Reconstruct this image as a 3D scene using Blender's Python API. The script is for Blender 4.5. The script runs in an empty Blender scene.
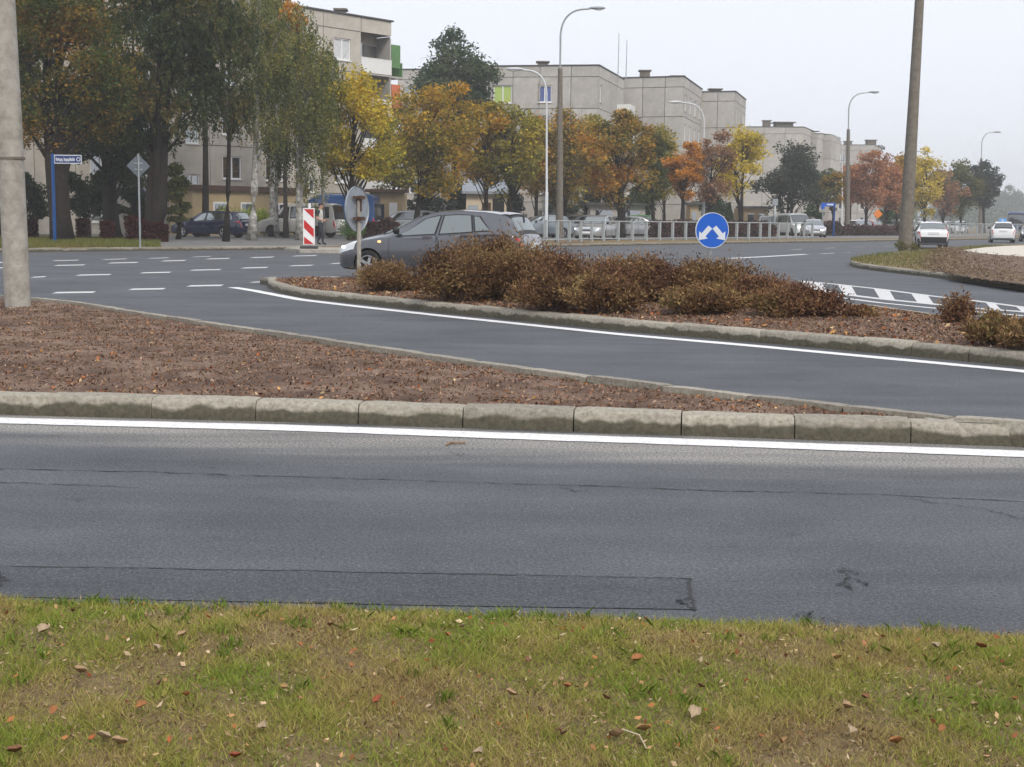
import bpy, bmesh, math, random
import numpy as np
from mathutils import Vector, Matrix
R = math.radians
rng = np.random.default_rng(7)
random.seed(7)
scene = bpy.context.scene
C = scene.collection

# ------------------------------------------------------------------ camera, sky, sun, exposure
FPX, EYE, PITCH, ROLL = 1350.0, 1.35, math.atan(165.5/1350.0), 0.012
fw = Vector((0, math.cos(PITCH), -math.sin(PITCH)))
up0 = Vector((0, math.sin(PITCH), math.cos(PITCH)))
rt = Vector((1, 0, 0))*math.cos(ROLL) + up0*math.sin(ROLL)
up = up0*math.cos(ROLL) - Vector((1, 0, 0))*math.sin(ROLL)
cam = bpy.data.cameras.new('camera'); camo = bpy.data.objects.new('camera', cam); C.objects.link(camo)
cam.sensor_width = 36; cam.lens = FPX/1024*36; cam.clip_start = .05; cam.clip_end = 6000
m = Matrix((rt, up, -fw)).transposed().to_4x4(); m.translation = (0, 0, EYE); camo.matrix_world = m
scene.camera = camo

SUN_EL, SUN_AZ = 45, 158
w = bpy.data.worlds.new('World'); scene.world = w; w.use_nodes = True
nt = w.node_tree; nt.nodes.clear()
sky = nt.nodes.new('ShaderNodeTexSky'); sky.sky_type = 'NISHITA'; sky.sun_disc = False
sky.sun_elevation = R(SUN_EL); sky.sun_rotation = R(SUN_AZ); sky.dust_density = 6; sky.air_density = 1
mx = nt.nodes.new('ShaderNodeMixRGB'); mx.inputs[0].default_value = .93
mx.inputs[2].default_value = (7.0, 7.3, 8.0, 1)                       # even cloud cover over the clear sky
bg = nt.nodes.new('ShaderNodeBackground'); bg.inputs[1].default_value = .1
wo = nt.nodes.new('ShaderNodeOutputWorld')
nt.links.new(sky.outputs[0], mx.inputs[1]); nt.links.new(mx.outputs[0], bg.inputs[0]); nt.links.new(bg.outputs[0], wo.inputs[0])
sun = bpy.data.lights.new('sun', 'SUN'); sun.energy = 1.5; sun.angle = R(16); sun.color = (1, .93, .83)
suno = bpy.data.objects.new('sun', sun); C.objects.link(suno); suno.location = (0, 0, 60)
suno.rotation_euler = (R(90-SUN_EL), 0, R(180-SUN_AZ))
vs = scene.view_settings; vs.view_transform = 'Standard'; vs.look = 'None'; vs.exposure = .58; vs.gamma = 1
scene.cycles.use_denoising = True
scene.cycles.max_bounces = 4; scene.cycles.diffuse_bounces = 2; scene.cycles.adaptive_threshold = .02; scene.cycles.volume_bounces = 0; scene.cycles.transparent_max_bounces = 8
scene.cycles.caustics_reflective = False; scene.cycles.caustics_refractive = False

def ray(px, py): return rt*(px-512) + up*(383.5-py) + fw*FPX
def G(px, py, z=0.0):
    d = ray(px, py); t = (z-EYE)/d.z
    return Vector((d.x*t, d.y*t, z))
def AT(px, py, Y):
    d = ray(px, py); t = Y/d.y
    return Vector((d.x*t, Y, EYE+d.z*t))
VZ = .12                                                               # height of the raised verges

# ------------------------------------------------------------------ materials
MATS = {}
def newmat(name):
    mt = bpy.data.materials.new(name); mt.use_nodes = True; n = mt.node_tree; n.nodes.clear()
    o = n.nodes.new('ShaderNodeOutputMaterial'); MATS[name] = mt
    return mt, n, o
def N(n, t, **kw):
    x = n.nodes.new(t)
    for k, v in kw.items():
        if k.startswith('i'): x.inputs[int(k[1:])].default_value = v
        else: setattr(x, k, v)
    return x
def L(n, a, b): n.links.new(a, b)
def c4(c): return (c[0], c[1], c[2], 1)
def ramp(n, stops, interp='LINEAR'):
    r = n.nodes.new('ShaderNodeValToRGB'); e = r.color_ramp; e.interpolation = interp
    while len(e.elements) < len(stops): e.elements.new(.5)
    for el, (p, c) in zip(e.elements, stops): el.position = p; el.color = c4(c)
    return r
def surf(name, c1, c2=None, scale=8, rough=.8, bump=0, bscale=None, metal=0, spec=.3, c3=None, objrand=0, coat=0, detail=4, emit=0):
    mt, n, o = newmat(name)
    b = N(n, 'ShaderNodeBsdfPrincipled'); L(n, b.outputs[0], o.inputs[0])
    b.inputs['Roughness'].default_value = rough; b.inputs['Metallic'].default_value = metal
    b.inputs['Specular IOR Level'].default_value = spec; b.inputs['Coat Weight'].default_value = coat
    tc = N(n, 'ShaderNodeTexCoord'); col = None
    if c2 is None: b.inputs['Base Color'].default_value = c4(c1)
    else:
        no = N(n, 'ShaderNodeTexNoise'); no.inputs['Scale'].default_value = scale; no.inputs['Detail'].default_value = detail
        no.inputs['Roughness'].default_value = .65
        L(n, tc.outputs['Object'], no.inputs['Vector'])
        st = [(.32, c1), (.68, c2)] if c3 is None else [(.3, c1), (.5, c2), (.7, c3)]
        r = ramp(n, st); L(n, no.outputs[0], r.inputs[0]); col = r.outputs[0]
        if objrand:
            oi = N(n, 'ShaderNodeObjectInfo'); mr = N(n, 'ShaderNodeMapRange', i3=1-objrand, i4=1+objrand)
            L(n, oi.outputs['Random'], mr.inputs[0])
            h = N(n, 'ShaderNodeHueSaturation'); L(n, mr.outputs[0], h.inputs['Value']); L(n, col, h.inputs['Color']); col = h.outputs[0]
        L(n, col, b.inputs['Base Color'])
    if bump:
        nb = N(n, 'ShaderNodeTexNoise'); nb.inputs['Scale'].default_value = bscale or scale*4; nb.inputs['Detail'].default_value = 5
        L(n, tc.outputs['Object'], nb.inputs['Vector'])
        bu = N(n, 'ShaderNodeBump'); bu.inputs['Strength'].default_value = bump; bu.inputs['Distance'].default_value = .02
        L(n, nb.outputs[0], bu.inputs['Height']); L(n, bu.outputs[0], b.inputs['Normal'])
    if emit:
        b.inputs['Emission Color'].default_value = c4(c1); b.inputs['Emission Strength'].default_value = emit
    return mt
def leafmat(name, cols, nscale=.35, rnd=.45, trans=.35):
    mt, n, o = newmat(name)
    tc = N(n, 'ShaderNodeTexCoord'); no = N(n, 'ShaderNodeTexNoise'); no.inputs['Scale'].default_value = nscale; no.inputs['Detail'].default_value = 2
    oi = N(n, 'ShaderNodeObjectInfo'); off = N(n, 'ShaderNodeVectorMath', operation='ADD')
    mul = N(n, 'ShaderNodeMath', operation='MULTIPLY', i1=37.0); L(n, oi.outputs['Random'], mul.inputs[0])
    L(n, tc.outputs['Object'], off.inputs[0]); L(n, mul.outputs[0], off.inputs[1]); L(n, off.outputs[0], no.inputs['Vector'])
    ge = N(n, 'ShaderNodeNewGeometry')
    mr = N(n, 'ShaderNodeMapRange', i1=.3, i2=.7); L(n, no.outputs[0], mr.inputs[0])
    mi = N(n, 'ShaderNodeMix', i0=rnd); L(n, mr.outputs[0], mi.inputs[2]); L(n, ge.outputs['Random Per Island'], mi.inputs[3])
    k = len(cols); r = ramp(n, [(.12+.76*i/(k-1), c) for i, c in enumerate(cols)]); L(n, mi.outputs[0], r.inputs[0])
    # leaf to leaf brightness
    wn = N(n, 'ShaderNodeMath', operation='MULTIPLY', i1=91.7); L(n, ge.outputs['Random Per Island'], wn.inputs[0])
    fr = N(n, 'ShaderNodeMath', operation='FRACT'); L(n, wn.outputs[0], fr.inputs[0])
    vr = N(n, 'ShaderNodeMapRange', i3=.6, i4=1.35); L(n, fr.outputs[0], vr.inputs[0])
    h = N(n, 'ShaderNodeHueSaturation'); L(n, vr.outputs[0], h.inputs['Value']); L(n, r.outputs[0], h.inputs['Color'])
    d = N(n, 'ShaderNodeBsdfDiffuse'); t = N(n, 'ShaderNodeBsdfTranslucent'); ms = N(n, 'ShaderNodeMixShader', i0=trans)
    L(n, h.outputs[0], d.inputs[0]); L(n, h.outputs[0], t.inputs[0]); L(n, d.outputs[0], ms.inputs[1]); L(n, t.outputs[0], ms.inputs[2])
    L(n, ms.outputs[0], o.inputs[0])
    return mt

def asphalt(name, base, dust=None, seed=0.0):
    """weathered asphalt: stone speckle, patches, optional sandy dust band given as (nx, ny, d0, d1, d2, d3) along a line"""
    mt, n, o = newmat(name); b = N(n, 'ShaderNodeBsdfPrincipled'); L(n, b.outputs[0], o.inputs[0])
    b.inputs['Roughness'].default_value = .78; b.inputs['Specular IOR Level'].default_value = .35
    tc = N(n, 'ShaderNodeTexCoord'); P = tc.outputs['Object']
    n1 = N(n, 'ShaderNodeTexNoise'); n1.inputs['Scale'].default_value = 64; n1.inputs['Detail'].default_value = 4; n1.inputs['Roughness'].default_value = .8
    n2 = N(n, 'ShaderNodeTexNoise'); n2.inputs['Scale'].default_value = .55; n2.inputs['Detail'].default_value = 6; n2.inputs['Roughness'].default_value = .7
    vo = N(n, 'ShaderNodeTexVoronoi'); vo.inputs['Scale'].default_value = 85
    mp = N(n, 'ShaderNodeMapping'); mp.inputs['Scale'].default_value = (.35, 2.2, 1); L(n, P, mp.inputs[0])
    n3 = N(n, 'ShaderNodeTexNoise'); n3.inputs['Scale'].default_value = 1.1; n3.inputs['Detail'].default_value = 4; L(n, mp.outputs[0], n3.inputs['Vector'])
    for x in (n1, n2, vo): L(n, P, x.inputs['Vector'])
    r1 = ramp(n, [(.3, [c*.4 for c in base]), (.5, base), (.7, [c*1.9 for c in base])]); L(n, n1.outputs[0], r1.inputs[0])
    r2 = ramp(n, [(.3, (.72, .72, .73)), (.7, (1.22, 1.21, 1.2))]); L(n, n2.outputs[0], r2.inputs[0])
    r3 = ramp(n, [(.3, (.8, .8, .8)), (.5, (1, 1, 1)), (.7, (1.16, 1.16, 1.15))]); L(n, n3.outputs[0], r3.inputs[0])
    m1 = N(n, 'ShaderNodeMixRGB', blend_type='MULTIPLY', i0=1.0); L(n, r1.outputs[0], m1.inputs[1]); L(n, r2.outputs[0], m1.inputs[2])
    m2 = N(n, 'ShaderNodeMixRGB', blend_type='MULTIPLY', i0=1.0); L(n, m1.outputs[0], m2.inputs[1]); L(n, r3.outputs[0], m2.inputs[2])
    rv = ramp(n, [(.08, (1, 1, 1)), (.2, (0, 0, 0))]); L(n, vo.outputs[0], rv.inputs[0])
    m3 = N(n, 'ShaderNodeMixRGB'); m3.inputs[2].default_value = (.42, .41, .4, 1)
    fm = N(n, 'ShaderNodeMath', operation='MULTIPLY', i1=.7); L(n, rv.outputs[0], fm.inputs[0]); L(n, fm.outputs[0], m3.inputs[0]); L(n, m2.outputs[0], m3.inputs[1])
    col = m3.outputs[0]
    if dust:
        nx, ny, st = dust
        dt = N(n, 'ShaderNodeVectorMath', operation='DOT_PRODUCT'); dt.inputs[1].default_value = (nx, ny, 0); L(n, P, dt.inputs[0])
        ns = N(n, 'ShaderNodeTexNoise'); ns.inputs['Scale'].default_value = 1.3; ns.inputs['Detail'].default_value = 5; L(n, mp.outputs[0], ns.inputs['Vector'])
        wob = N(n, 'ShaderNodeMath', operation='MULTIPLY_ADD', i1=1.6, i2=-.8); L(n, ns.outputs[0], wob.inputs[0])
        ad = N(n, 'ShaderNodeMath', operation='ADD'); L(n, dt.outputs['Value'], ad.inputs[0]); L(n, wob.outputs[0], ad.inputs[1])
        mr = N(n, 'ShaderNodeMapRange', i1=st[0], i2=st[1]); L(n, ad.outputs[0], mr.inputs[0])
        rd = ramp(n, [(p, (v, v, v)) for p, v in st[2]]); L(n, mr.outputs[0], rd.inputs[0])
        gr = ramp(n, [(.42, (.1, .1, .1)), (.56, (1, 1, 1))]); L(n, n1.outputs[0], gr.inputs[0])
        mk = N(n, 'ShaderNodeMixRGB', blend_type='MULTIPLY', i0=1.0); L(n, rd.outputs[0], mk.inputs[1]); L(n, gr.outputs[0], mk.inputs[2])
        md = N(n, 'ShaderNodeMixRGB'); md.inputs[2].default_value = (.4, .375, .335, 1); L(n, mk.outputs[0], md.inputs[0]); L(n, col, md.inputs[1]); col = md.outputs[0]
    st_ = N(n, 'ShaderNodeTexNoise'); st_.inputs['Scale'].default_value = 2.3; st_.inputs['Detail'].default_value = 7; st_.inputs['Roughness'].default_value = .75; L(n, P, st_.inputs['Vector'])
    sr = ramp(n, [(.3, (.62, .62, .62)), (.4, (1, 1, 1)), (.62, (1, 1, 1)), (.74, (1.25, 1.24, 1.22))]); L(n, st_.outputs[0], sr.inputs[0])
    ms_ = N(n, 'ShaderNodeMixRGB', blend_type='MULTIPLY', i0=1.0); L(n, col, ms_.inputs[1]); L(n, sr.outputs[0], ms_.inputs[2]); col = ms_.outputs[0]
    L(n, col, b.inputs['Base Color'])
    bu = N(n, 'ShaderNodeBump'); bu.inputs['Strength'].default_value = .1; bu.inputs['Distance'].default_value = .002
    L(n, n1.outputs[0], bu.inputs['Height']); L(n, bu.outputs[0], b.inputs['Normal'])
    return mt

def paintmark(name, lv=1.0):
    """road paint, worn through to asphalt in specks"""
    mt, n, o = newmat(name); b = N(n, 'ShaderNodeBsdfPrincipled'); L(n, b.outputs[0], o.inputs[0]); b.inputs['Roughness'].default_value = .7
    tc = N(n, 'ShaderNodeTexCoord'); n1 = N(n, 'ShaderNodeTexNoise'); n1.inputs['Scale'].default_value = 22; n1.inputs['Detail'].default_value = 7; n1.inputs['Roughness'].default_value = .75
    L(n, tc.outputs['Object'], n1.inputs['Vector'])
    r = ramp(n, [(.3, [.32*k for k in (1, 1, 1.03)]), (.42, [.66*lv]*3), (.6, [.8*lv]*3)]); L(n, n1.outputs[0], r.inputs[0]); L(n, r.outputs[0], b.inputs['Base Color'])
    return mt
def kerbmat(name):
    """concrete kerb: pale worn top, road grime up the lower face"""
    mt, n, o = newmat(name); b = N(n, 'ShaderNodeBsdfPrincipled'); L(n, b.outputs[0], o.inputs[0]); b.inputs['Roughness'].default_value = .9
    tc = N(n, 'ShaderNodeTexCoord'); ge = N(n, 'ShaderNodeNewGeometry'); P = ge.outputs['Position']
    n1 = N(n, 'ShaderNodeTexNoise'); n1.inputs['Scale'].default_value = 30; n1.inputs['Detail'].default_value = 6; n1.inputs['Roughness'].default_value = .7
    n2 = N(n, 'ShaderNodeTexNoise'); n2.inputs['Scale'].default_value = 5; n2.inputs['Detail'].default_value = 5
    for x in (n1, n2): L(n, P, x.inputs['Vector'])
    r1 = ramp(n, [(.3, (.16, .145, .112)), (.5, (.29, .265, .215)), (.7, (.39, .36, .3))]); L(n, n1.outputs[0], r1.inputs[0])
    oi = N(n, 'ShaderNodeObjectInfo'); mr = N(n, 'ShaderNodeMapRange', i3=.8, i4=1.15); L(n, oi.outputs['Random'], mr.inputs[0])
    h = N(n, 'ShaderNodeHueSaturation'); L(n, mr.outputs[0], h.inputs['Value']); L(n, r1.outputs[0], h.inputs['Color'])
    sx = N(n, 'ShaderNodeSeparateXYZ'); L(n, tc.outputs['Object'], sx.inputs[0])
    ad = N(n, 'ShaderNodeMath', operation='MULTIPLY_ADD', i1=.13, i2=-.065); L(n, n2.outputs[0], ad.inputs[0])
    a2 = N(n, 'ShaderNodeMath', operation='ADD'); L(n, sx.outputs[2], a2.inputs[0]); L(n, ad.outputs[0], a2.inputs[1])
    rr = ramp(n, [(.5, (1, 1, 1)), (.66, (0, 0, 0))]); m0 = N(n, 'ShaderNodeMapRange', i1=0.0, i2=.14); L(n, a2.outputs[0], m0.inputs[0]); L(n, m0.outputs[0], rr.inputs[0])
    g = ramp(n, [(.3, (.052, .046, .031)), (.7, (.125, .113, .078))]); L(n, n1.outputs[0], g.inputs[0])
    mm = N(n, 'ShaderNodeMixRGB'); L(n, rr.outputs[0], mm.inputs[0]); L(n, h.outputs[0], mm.inputs[1]); L(n, g.outputs[0], mm.inputs[2]); L(n, mm.outputs[0], b.inputs['Base Color'])
    bu = N(n, 'ShaderNodeBump'); bu.inputs['Strength'].default_value = .6; bu.inputs['Distance'].default_value = .01; L(n, n1.outputs[0], bu.inputs['Height']); L(n, bu.outputs[0], b.inputs['Normal'])
    return mt
def glassmat(name, dark, refl):
    mt, n, o = newmat(name); d = N(n, 'ShaderNodeBsdfPrincipled'); d.inputs['Base Color'].default_value = c4(dark); d.inputs['Roughness'].default_value = .15
    g = N(n, 'ShaderNodeBsdfGlossy'); g.inputs['Roughness'].default_value = .03; g.inputs[0].default_value = (.9, .95, .95, 1)
    s = N(n, 'ShaderNodeMixShader', i0=refl); L(n, d.outputs[0], s.inputs[1]); L(n, g.outputs[0], s.inputs[2]); L(n, s.outputs[0], o.inputs[0])
    return mt

# ------------------------------------------------------------------ mesh helpers
class MB:
    def __init__(s): s.v, s.f, s.m = [], [], []
    def add(s, vs, fs, mi=0):
        k = len(s.v); s.v += [tuple(p) for p in vs]; s.f += [tuple(i+k for i in f) for f in fs]; s.m += [mi]*len(fs); return s
    def box(s, c, d, rz=0, mi=0, taper=1.0):
        x, y, z = d[0]/2, d[1]/2, d[2]/2; cs, sn = math.cos(rz), math.sin(rz); vs = []
        for kz in (-1, 1):
            t = taper if kz > 0 else 1
            for a, b in ((-1, -1), (1, -1), (1, 1), (-1, 1)):
                px, py = a*x*t, b*y*t; vs.append((c[0]+px*cs-py*sn, c[1]+px*sn+py*cs, c[2]+kz*z))
        return s.add(vs, [(3, 2, 1, 0), (4, 5, 6, 7), (0, 1, 5, 4), (1, 2, 6, 5), (2, 3, 7, 6), (3, 0, 4, 7)], mi)
    def tube(s, pts, rad, n=8, mi=0, cap=True):
        pts = [Vector(p) for p in pts]; rings = []; ref = Vector((0, 0, 1))
        if isinstance(rad, (int, float)): rad = [rad]*len(pts)
        vs = []
        for i, p in enumerate(pts):
            d = (pts[min(i+1, len(pts)-1)]-pts[max(i-1, 0)]).normalized()
            a = d.cross(ref)
            if a.length < .05: a = d.cross(Vector((1, 0, 0)))
            a.normalize(); b = a.cross(d)
            for k in range(n):
                t = 2*math.pi*k/n; vs.append(p+(a*math.cos(t)+b*math.sin(t))*rad[i])
        fs = []
        for i in range(len(pts)-1):
            for k in range(n):
                k2 = (k+1) % n; fs.append((i*n+k, i*n+k2, (i+1)*n+k2, (i+1)*n+k))
        if cap: fs += [tuple(range(n-1, -1, -1)), tuple((len(pts)-1)*n+k for k in range(n))]
        return s.add(vs, fs, mi)
    def grid(s, fn, nu, nv, mi=0, flip=False):
        vs = [fn(i/nu, j/nv) for i in range(nu+1) for j in range(nv+1)]; fs = []
        for i in range(nu):
            for j in range(nv):
                a = i*(nv+1)+j; q = (a, a+nv+1, a+nv+2, a+1); fs.append(q[::-1] if flip else q)
        return s.add(vs, fs, mi)
    def prism(s, poly, z0, z1, mi=0):
        n = len(poly); vs = [(p[0], p[1], z0) for p in poly]+[(p[0], p[1], z1) for p in poly]
        return s.add(vs, [tuple(range(n-1, -1, -1)), tuple(range(n, 2*n))]+[(i, (i+1) % n, n+(i+1) % n, n+i) for i in range(n)], mi)
    def lathe(s, prof, n=24, axis='y', mi=0, c=(0, 0, 0)):
        vs = []
        for r_, h_ in prof:
            for k in range(n):
                t = 2*math.pi*k/n; a, b = r_*math.cos(t), r_*math.sin(t)
                q = (a, h_, b) if axis == 'y' else (a, b, h_)
                vs.append((c[0]+q[0], c[1]+q[1], c[2]+q[2]))
        fs = [(i*n+k, i*n+(k+1) % n, (i+1)*n+(k+1) % n, (i+1)*n+k) for i in range(len(prof)-1) for k in range(n)]
        return s.add(vs, fs, mi)
    def mesh(s, name, mats, smooth=False, recalc=True):
        me = bpy.data.meshes.new(name); me.from_pydata(s.v, [], s.f)
        for x in (mats if isinstance(mats, (list, tuple)) else [mats]): me.materials.append(M(x))
        if any(s.m): me.polygons.foreach_set('material_index', s.m)
        if recalc:
            bm = bmesh.new(); bm.from_mesh(me); bmesh.ops.recalc_face_normals(bm, faces=bm.faces); bm.to_mesh(me); bm.free()
        if smooth:
            me.polygons.foreach_set('use_smooth', [True]*len(me.polygons))
            if smooth != True:
                try: me.set_sharp_from_angle(angle=R(smooth))
                except Exception: pass
        me.update(); return me
    def build(s, name, mats, parent=None, loc=None, rz=0, smooth=False, recalc=True):
        return link(name, s.mesh(name, mats, smooth, recalc), parent, loc, rz)
def M(x): return MATS[x] if isinstance(x, str) else x
def link(name, me, parent=None, loc=None, rz=0):
    o = bpy.data.objects.new(name, me); C.objects.link(o); o.parent = parent
    if loc is not None: o.location = loc
    if rz: o.rotation_euler = (0, 0, rz)
    return o
def tag(o, label, cat, group=None):
    o['label'] = label; o['category'] = cat
    if group: o['group'] = group
    return o
def thing(name, label, cat, loc=(0, 0, 0), rz=0, group=None):
    o = bpy.data.objects.new(name, None); C.objects.link(o); o.location = loc; o.rotation_euler = (0, 0, rz); o.empty_display_size = .3
    return tag(o, label, cat, group)
def structure(o): o['kind'] = 'structure'; return o
def stuff(o, label=None, cat=None):
    o['kind'] = 'stuff'
    if label: o['label'] = label
    if cat: o['category'] = cat
    return o
def copy_tree(o, parent=None):
    c = o.copy(); C.objects.link(c); c.parent = parent
    for ch in list(o.children): copy_tree(ch, c)
    return c
def soup(name, V, k, mats, parent=None, mi=None, loc=None):
    """many small separate k-gons from an (n*k,3) array"""
    n = len(V)//k; me = bpy.data.meshes.new(name)
    me.vertices.add(n*k); me.vertices.foreach_set('co', np.asarray(V, dtype=np.float32).ravel())
    me.loops.add(n*k); me.loops.foreach_set('vertex_index', np.arange(n*k, dtype=np.int32))
    me.polygons.add(n); me.polygons.foreach_set('loop_start', np.arange(0, n*k, k, dtype=np.int32))
    for x in (mats if isinstance(mats, (list, tuple)) else [mats]): me.materials.append(M(x))
    if mi is not None: me.polygons.foreach_set('material_index', np.asarray(mi, dtype=np.int32))
    me.update(calc_edges=True); me.validate()
    return link(name, me, parent, loc)
def unit(a): return a/np.maximum(np.linalg.norm(a, axis=1, keepdims=True), 1e-6)
def leaves(P, size, g, upbias=.5, asp=.55, aim=None, aimw=0.0):
    """diamond shaped leaf faces at points P, random tilt; returns (4n,3)"""
    n = len(P); d = unit(g.normal(size=(n, 3))*np.array([1, 1, .7])+(0 if aim is None else aim*aimw))
    nr = unit(g.normal(size=(n, 3))+np.array([0, 0, upbias])); s = unit(np.cross(d, nr)); nr = np.cross(s, d)
    sz = (size*g.uniform(.6, 1.4, n))[:, None]
    a = P-d*sz*.5; b = P+s*sz*asp*.5-nr*sz*.08; c = P+d*sz*.5; e = P-s*sz*asp*.5-nr*sz*.08
    return np.stack([a, b, c, e], 1).reshape(-1, 3)
def path_len(pts):
    d = [0]
    for a, b in zip(pts, pts[1:]): d.append(d[-1]+(Vector(b)-Vector(a)).length)
    return d
def along(pts, dist=None):
    dd = dist or path_len(pts)
    def f(s):
        s = min(max(s, 0), dd[-1])
        for i in range(len(pts)-1):
            if s <= dd[i+1] or i == len(pts)-2:
                t = (s-dd[i])/max(dd[i+1]-dd[i], 1e-6); return Vector(pts[i]).lerp(Vector(pts[i+1]), t), (Vector(pts[i+1])-Vector(pts[i])).normalized()
    return f, dd[-1]
def smoothpath(pts, n=80, it=6):
    f, T = along([Vector(p) for p in pts]); q = [f(T*i/n)[0] for i in range(n+1)]
    for _ in range(it):
        q = [q[0]]+[(q[i-1]+q[i]*2+q[i+1])/4 for i in range(1, n)]+[q[-1]]
    return q
def v2(p, z=0): return Vector((p[0], p[1], z))

# ------------------------------------------------------------------ the palette
nl = (G(0, 420)-G(1024, 455)); nn = Vector((-nl.y, nl.x, 0)).normalized()
if nn.y < 0: nn = -nn
kd = nn.dot(G(512, 437))
asphalt('asphalt', (.074, .08, .089), dust=(nn.x, nn.y, (kd-1.1, kd+.45, [(0, 0), (.2, .12), (.42, .55), (.6, .9), (.7, .75), (.8, .5), (.9, .7), (.97, .2), (1, 0)])))
asphalt('asphalt_dark', (.06, .065, .073)); asphalt('asphalt_grey', (.16, .158, .155))
surf('crack', (.03, .03, .032), (.06, .06, .062), 20, .95)
paintmark('road_paint'); paintmark('road_paint_worn', .78); kerbmat('kerb_concrete')
surf('soil', (.06, .037, .026), (.14, .088, .062), 2.6, .95, .9, 40, c3=(.27, .19, .145), detail=8)
surf('soil_pale', (.1, .065, .045), (.2, .14, .1), 3, .95, .6, 30)
surf('turf', (.1, .07, .035), (.21, .15, .075), 22, .95, .8, 90, c3=(.18, .14, .055))
surf('far_ground', (.1, .1, .045), (.17, .14, .07), .3, .95)
surf('sand', (.5, .46, .4), (.62, .58, .5), 2, .9, .2, 30)
surf('concrete', (.24, .22, .19), (.34, .32, .28), 6, .9, .4, 30, c3=(.42, .4, .36))
surf('concrete_dark', (.12, .105, .085), (.2, .18, .15), 5, .9, .3, 30)
surf('pole_steel', (.3, .32, .33), (.4, .42, .43), 4, .45, metal=.5)
surf('white_steel', (.5, .53, .55), (.6, .62, .64), 3, .5)
surf('rail_grey', (.3, .33, .34), (.36, .39, .4), 4, .5); surf('sign_back', (.1, .12, .14), (.15, .17, .195), 6, .55, metal=.2); surf('roof_sign', (.12, .32, .62), None, rough=.5); surf('sign_grey', (.26, .29, .33), (.34, .37, .41), 6, .55, metal=.3); surf('rust', (.06, .035, .025), (.12, .07, .05), 20, .9)  # sign_back: sign grey darkened, tree shade put into the diamond plate's colour
surf('sign_blue', (.002, .095, .5), None, rough=.35, spec=.5); surf('name_blue', (.01, .03, .15), None, rough=.4); surf('white_paint', (.8, .8, .8), (.72, .73, .73), 5, .6)
surf('sign_white', (.62, .66, .7), None, rough=.4); surf('bright_red', (.55, .02, .02), (.45, .02, .02), 6, .5); surf('pole_blue', (.004, .06, .22), None, rough=.45)
surf('orange_paint', (.75, .22, .03), None, rough=.5)
surf('bark', (.01, .008, .0065), (.03, .023, .018), 6, .95, .9, 25); surf('bark_grey', (.06, .05, .042), (.13, .11, .095), 6, .95, .9, 25)
surf('birch_bark', (.03, .028, .025), (.3, .29, .27), 4.5, .85, .4, 18, c3=(.6, .59, .56), detail=6)
surf('twig', (.09, .055, .04), (.22, .15, .11), 9, .95)
surf('panel', (.37, .355, .33), (.49, .47, .44), 1.2, .9, .25, 30, objrand=.09); surf('panel_warm', (.4, .37, .32), (.52, .485, .43), 1.2, .9, .25, 30, objrand=.05)
surf('joint', (.07, .066, .065), (.11, .105, .1), 3, .95); surf('roof_felt', (.06, .06, .065), (.1, .1, .1), 2, .9)
surf('render_yellow', (.4, .31, .18), (.46, .36, .22), 1.2, .9); surf('render_cream', (.6, .5, .36), (.66, .56, .42), 1.2, .9)
surf('balcony_white', (.7, .7, .68), (.76, .76, .75), 2, .7); surf('green_panel', (.09, .2, .07), (.11, .24, .09), 2, .6); surf('orange_panel', (.55, .13, .06), (.6, .17, .08), 2, .6)
surf('pvc', (.78, .78, .78), None, rough=.4); glassmat('house_glass', (.03, .035, .045), .35); surf('curtain', (.5, .52, .54), (.62, .63, .64), 6, .8)
surf('lime_blind', (.42, .55, .16), None, rough=.7); surf('blue_blind', (.1, .14, .35), None, rough=.7)
surf('tyre', (.018, .018, .019), (.03, .03, .03), 20, .85); surf('alloy', (.52, .53, .55), None, rough=.3, metal=.8); surf('black_trim', (.016, .016, .018), None, rough=.5)
glassmat('car_glass', (.03, .04, .04), .3); glassmat('car_glass_dark', (.012, .014, .016), .14); glassmat('car_glass_pale', (.06, .075, .07), .2)
surf('lamp_red', (.5, .012, .02), None, rough=.2, coat=.5); surf('brake_lit', (1, .08, .04), None, emit=.6); surf('lamp_clear', (.75, .78, .8), None, rough=.1, metal=.3); surf('headlight_lit', (1, .97, .92), None, emit=2.2)
surf('amber_lit', (1, .5, .2), None, emit=1.2)
surf('plate', (.75, .75, .76), None, rough=.5); surf('plastic_grey', (.05, .05, .055), None, rough=.6)
for nme, c, mtl in (('paint_grey', (.115, .118, .132), .55), ('paint_navy', (.008, .014, .06), .1), ('paint_beige', (.55, .53, .48), 0), ('paint_blue', (.012, .06, .2), .1), ('paint_silver', (.42, .43, .45), .5),
                    ('paint_white', (.72, .73, .73), 0), ('paint_dark', (.03, .033, .036), .3), ('paint_red', (.4, .03, .03), .1), ('paint_ltblue', (.25, .3, .34), .3)):
    surf(nme, c, None, rough=.24, metal=mtl, coat=1.0, spec=.5)
surf('skin', (.45, .25, .18), None, rough=.6); surf('vest', (.5, .5, .46), (.42, .43, .38), 14, .9); surf('shirt', (.03, .035, .04), None, rough=.9); surf('green_cloth', (.2, .27, .2), (.25, .3, .24), 9, .9)
surf('trousers', (.03, .033, .045), (.045, .05, .06), 12, .95); surf('cap', (.03, .03, .035), None, rough=.9); surf('shoe', (.02, .018, .016), None, rough=.7)
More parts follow.
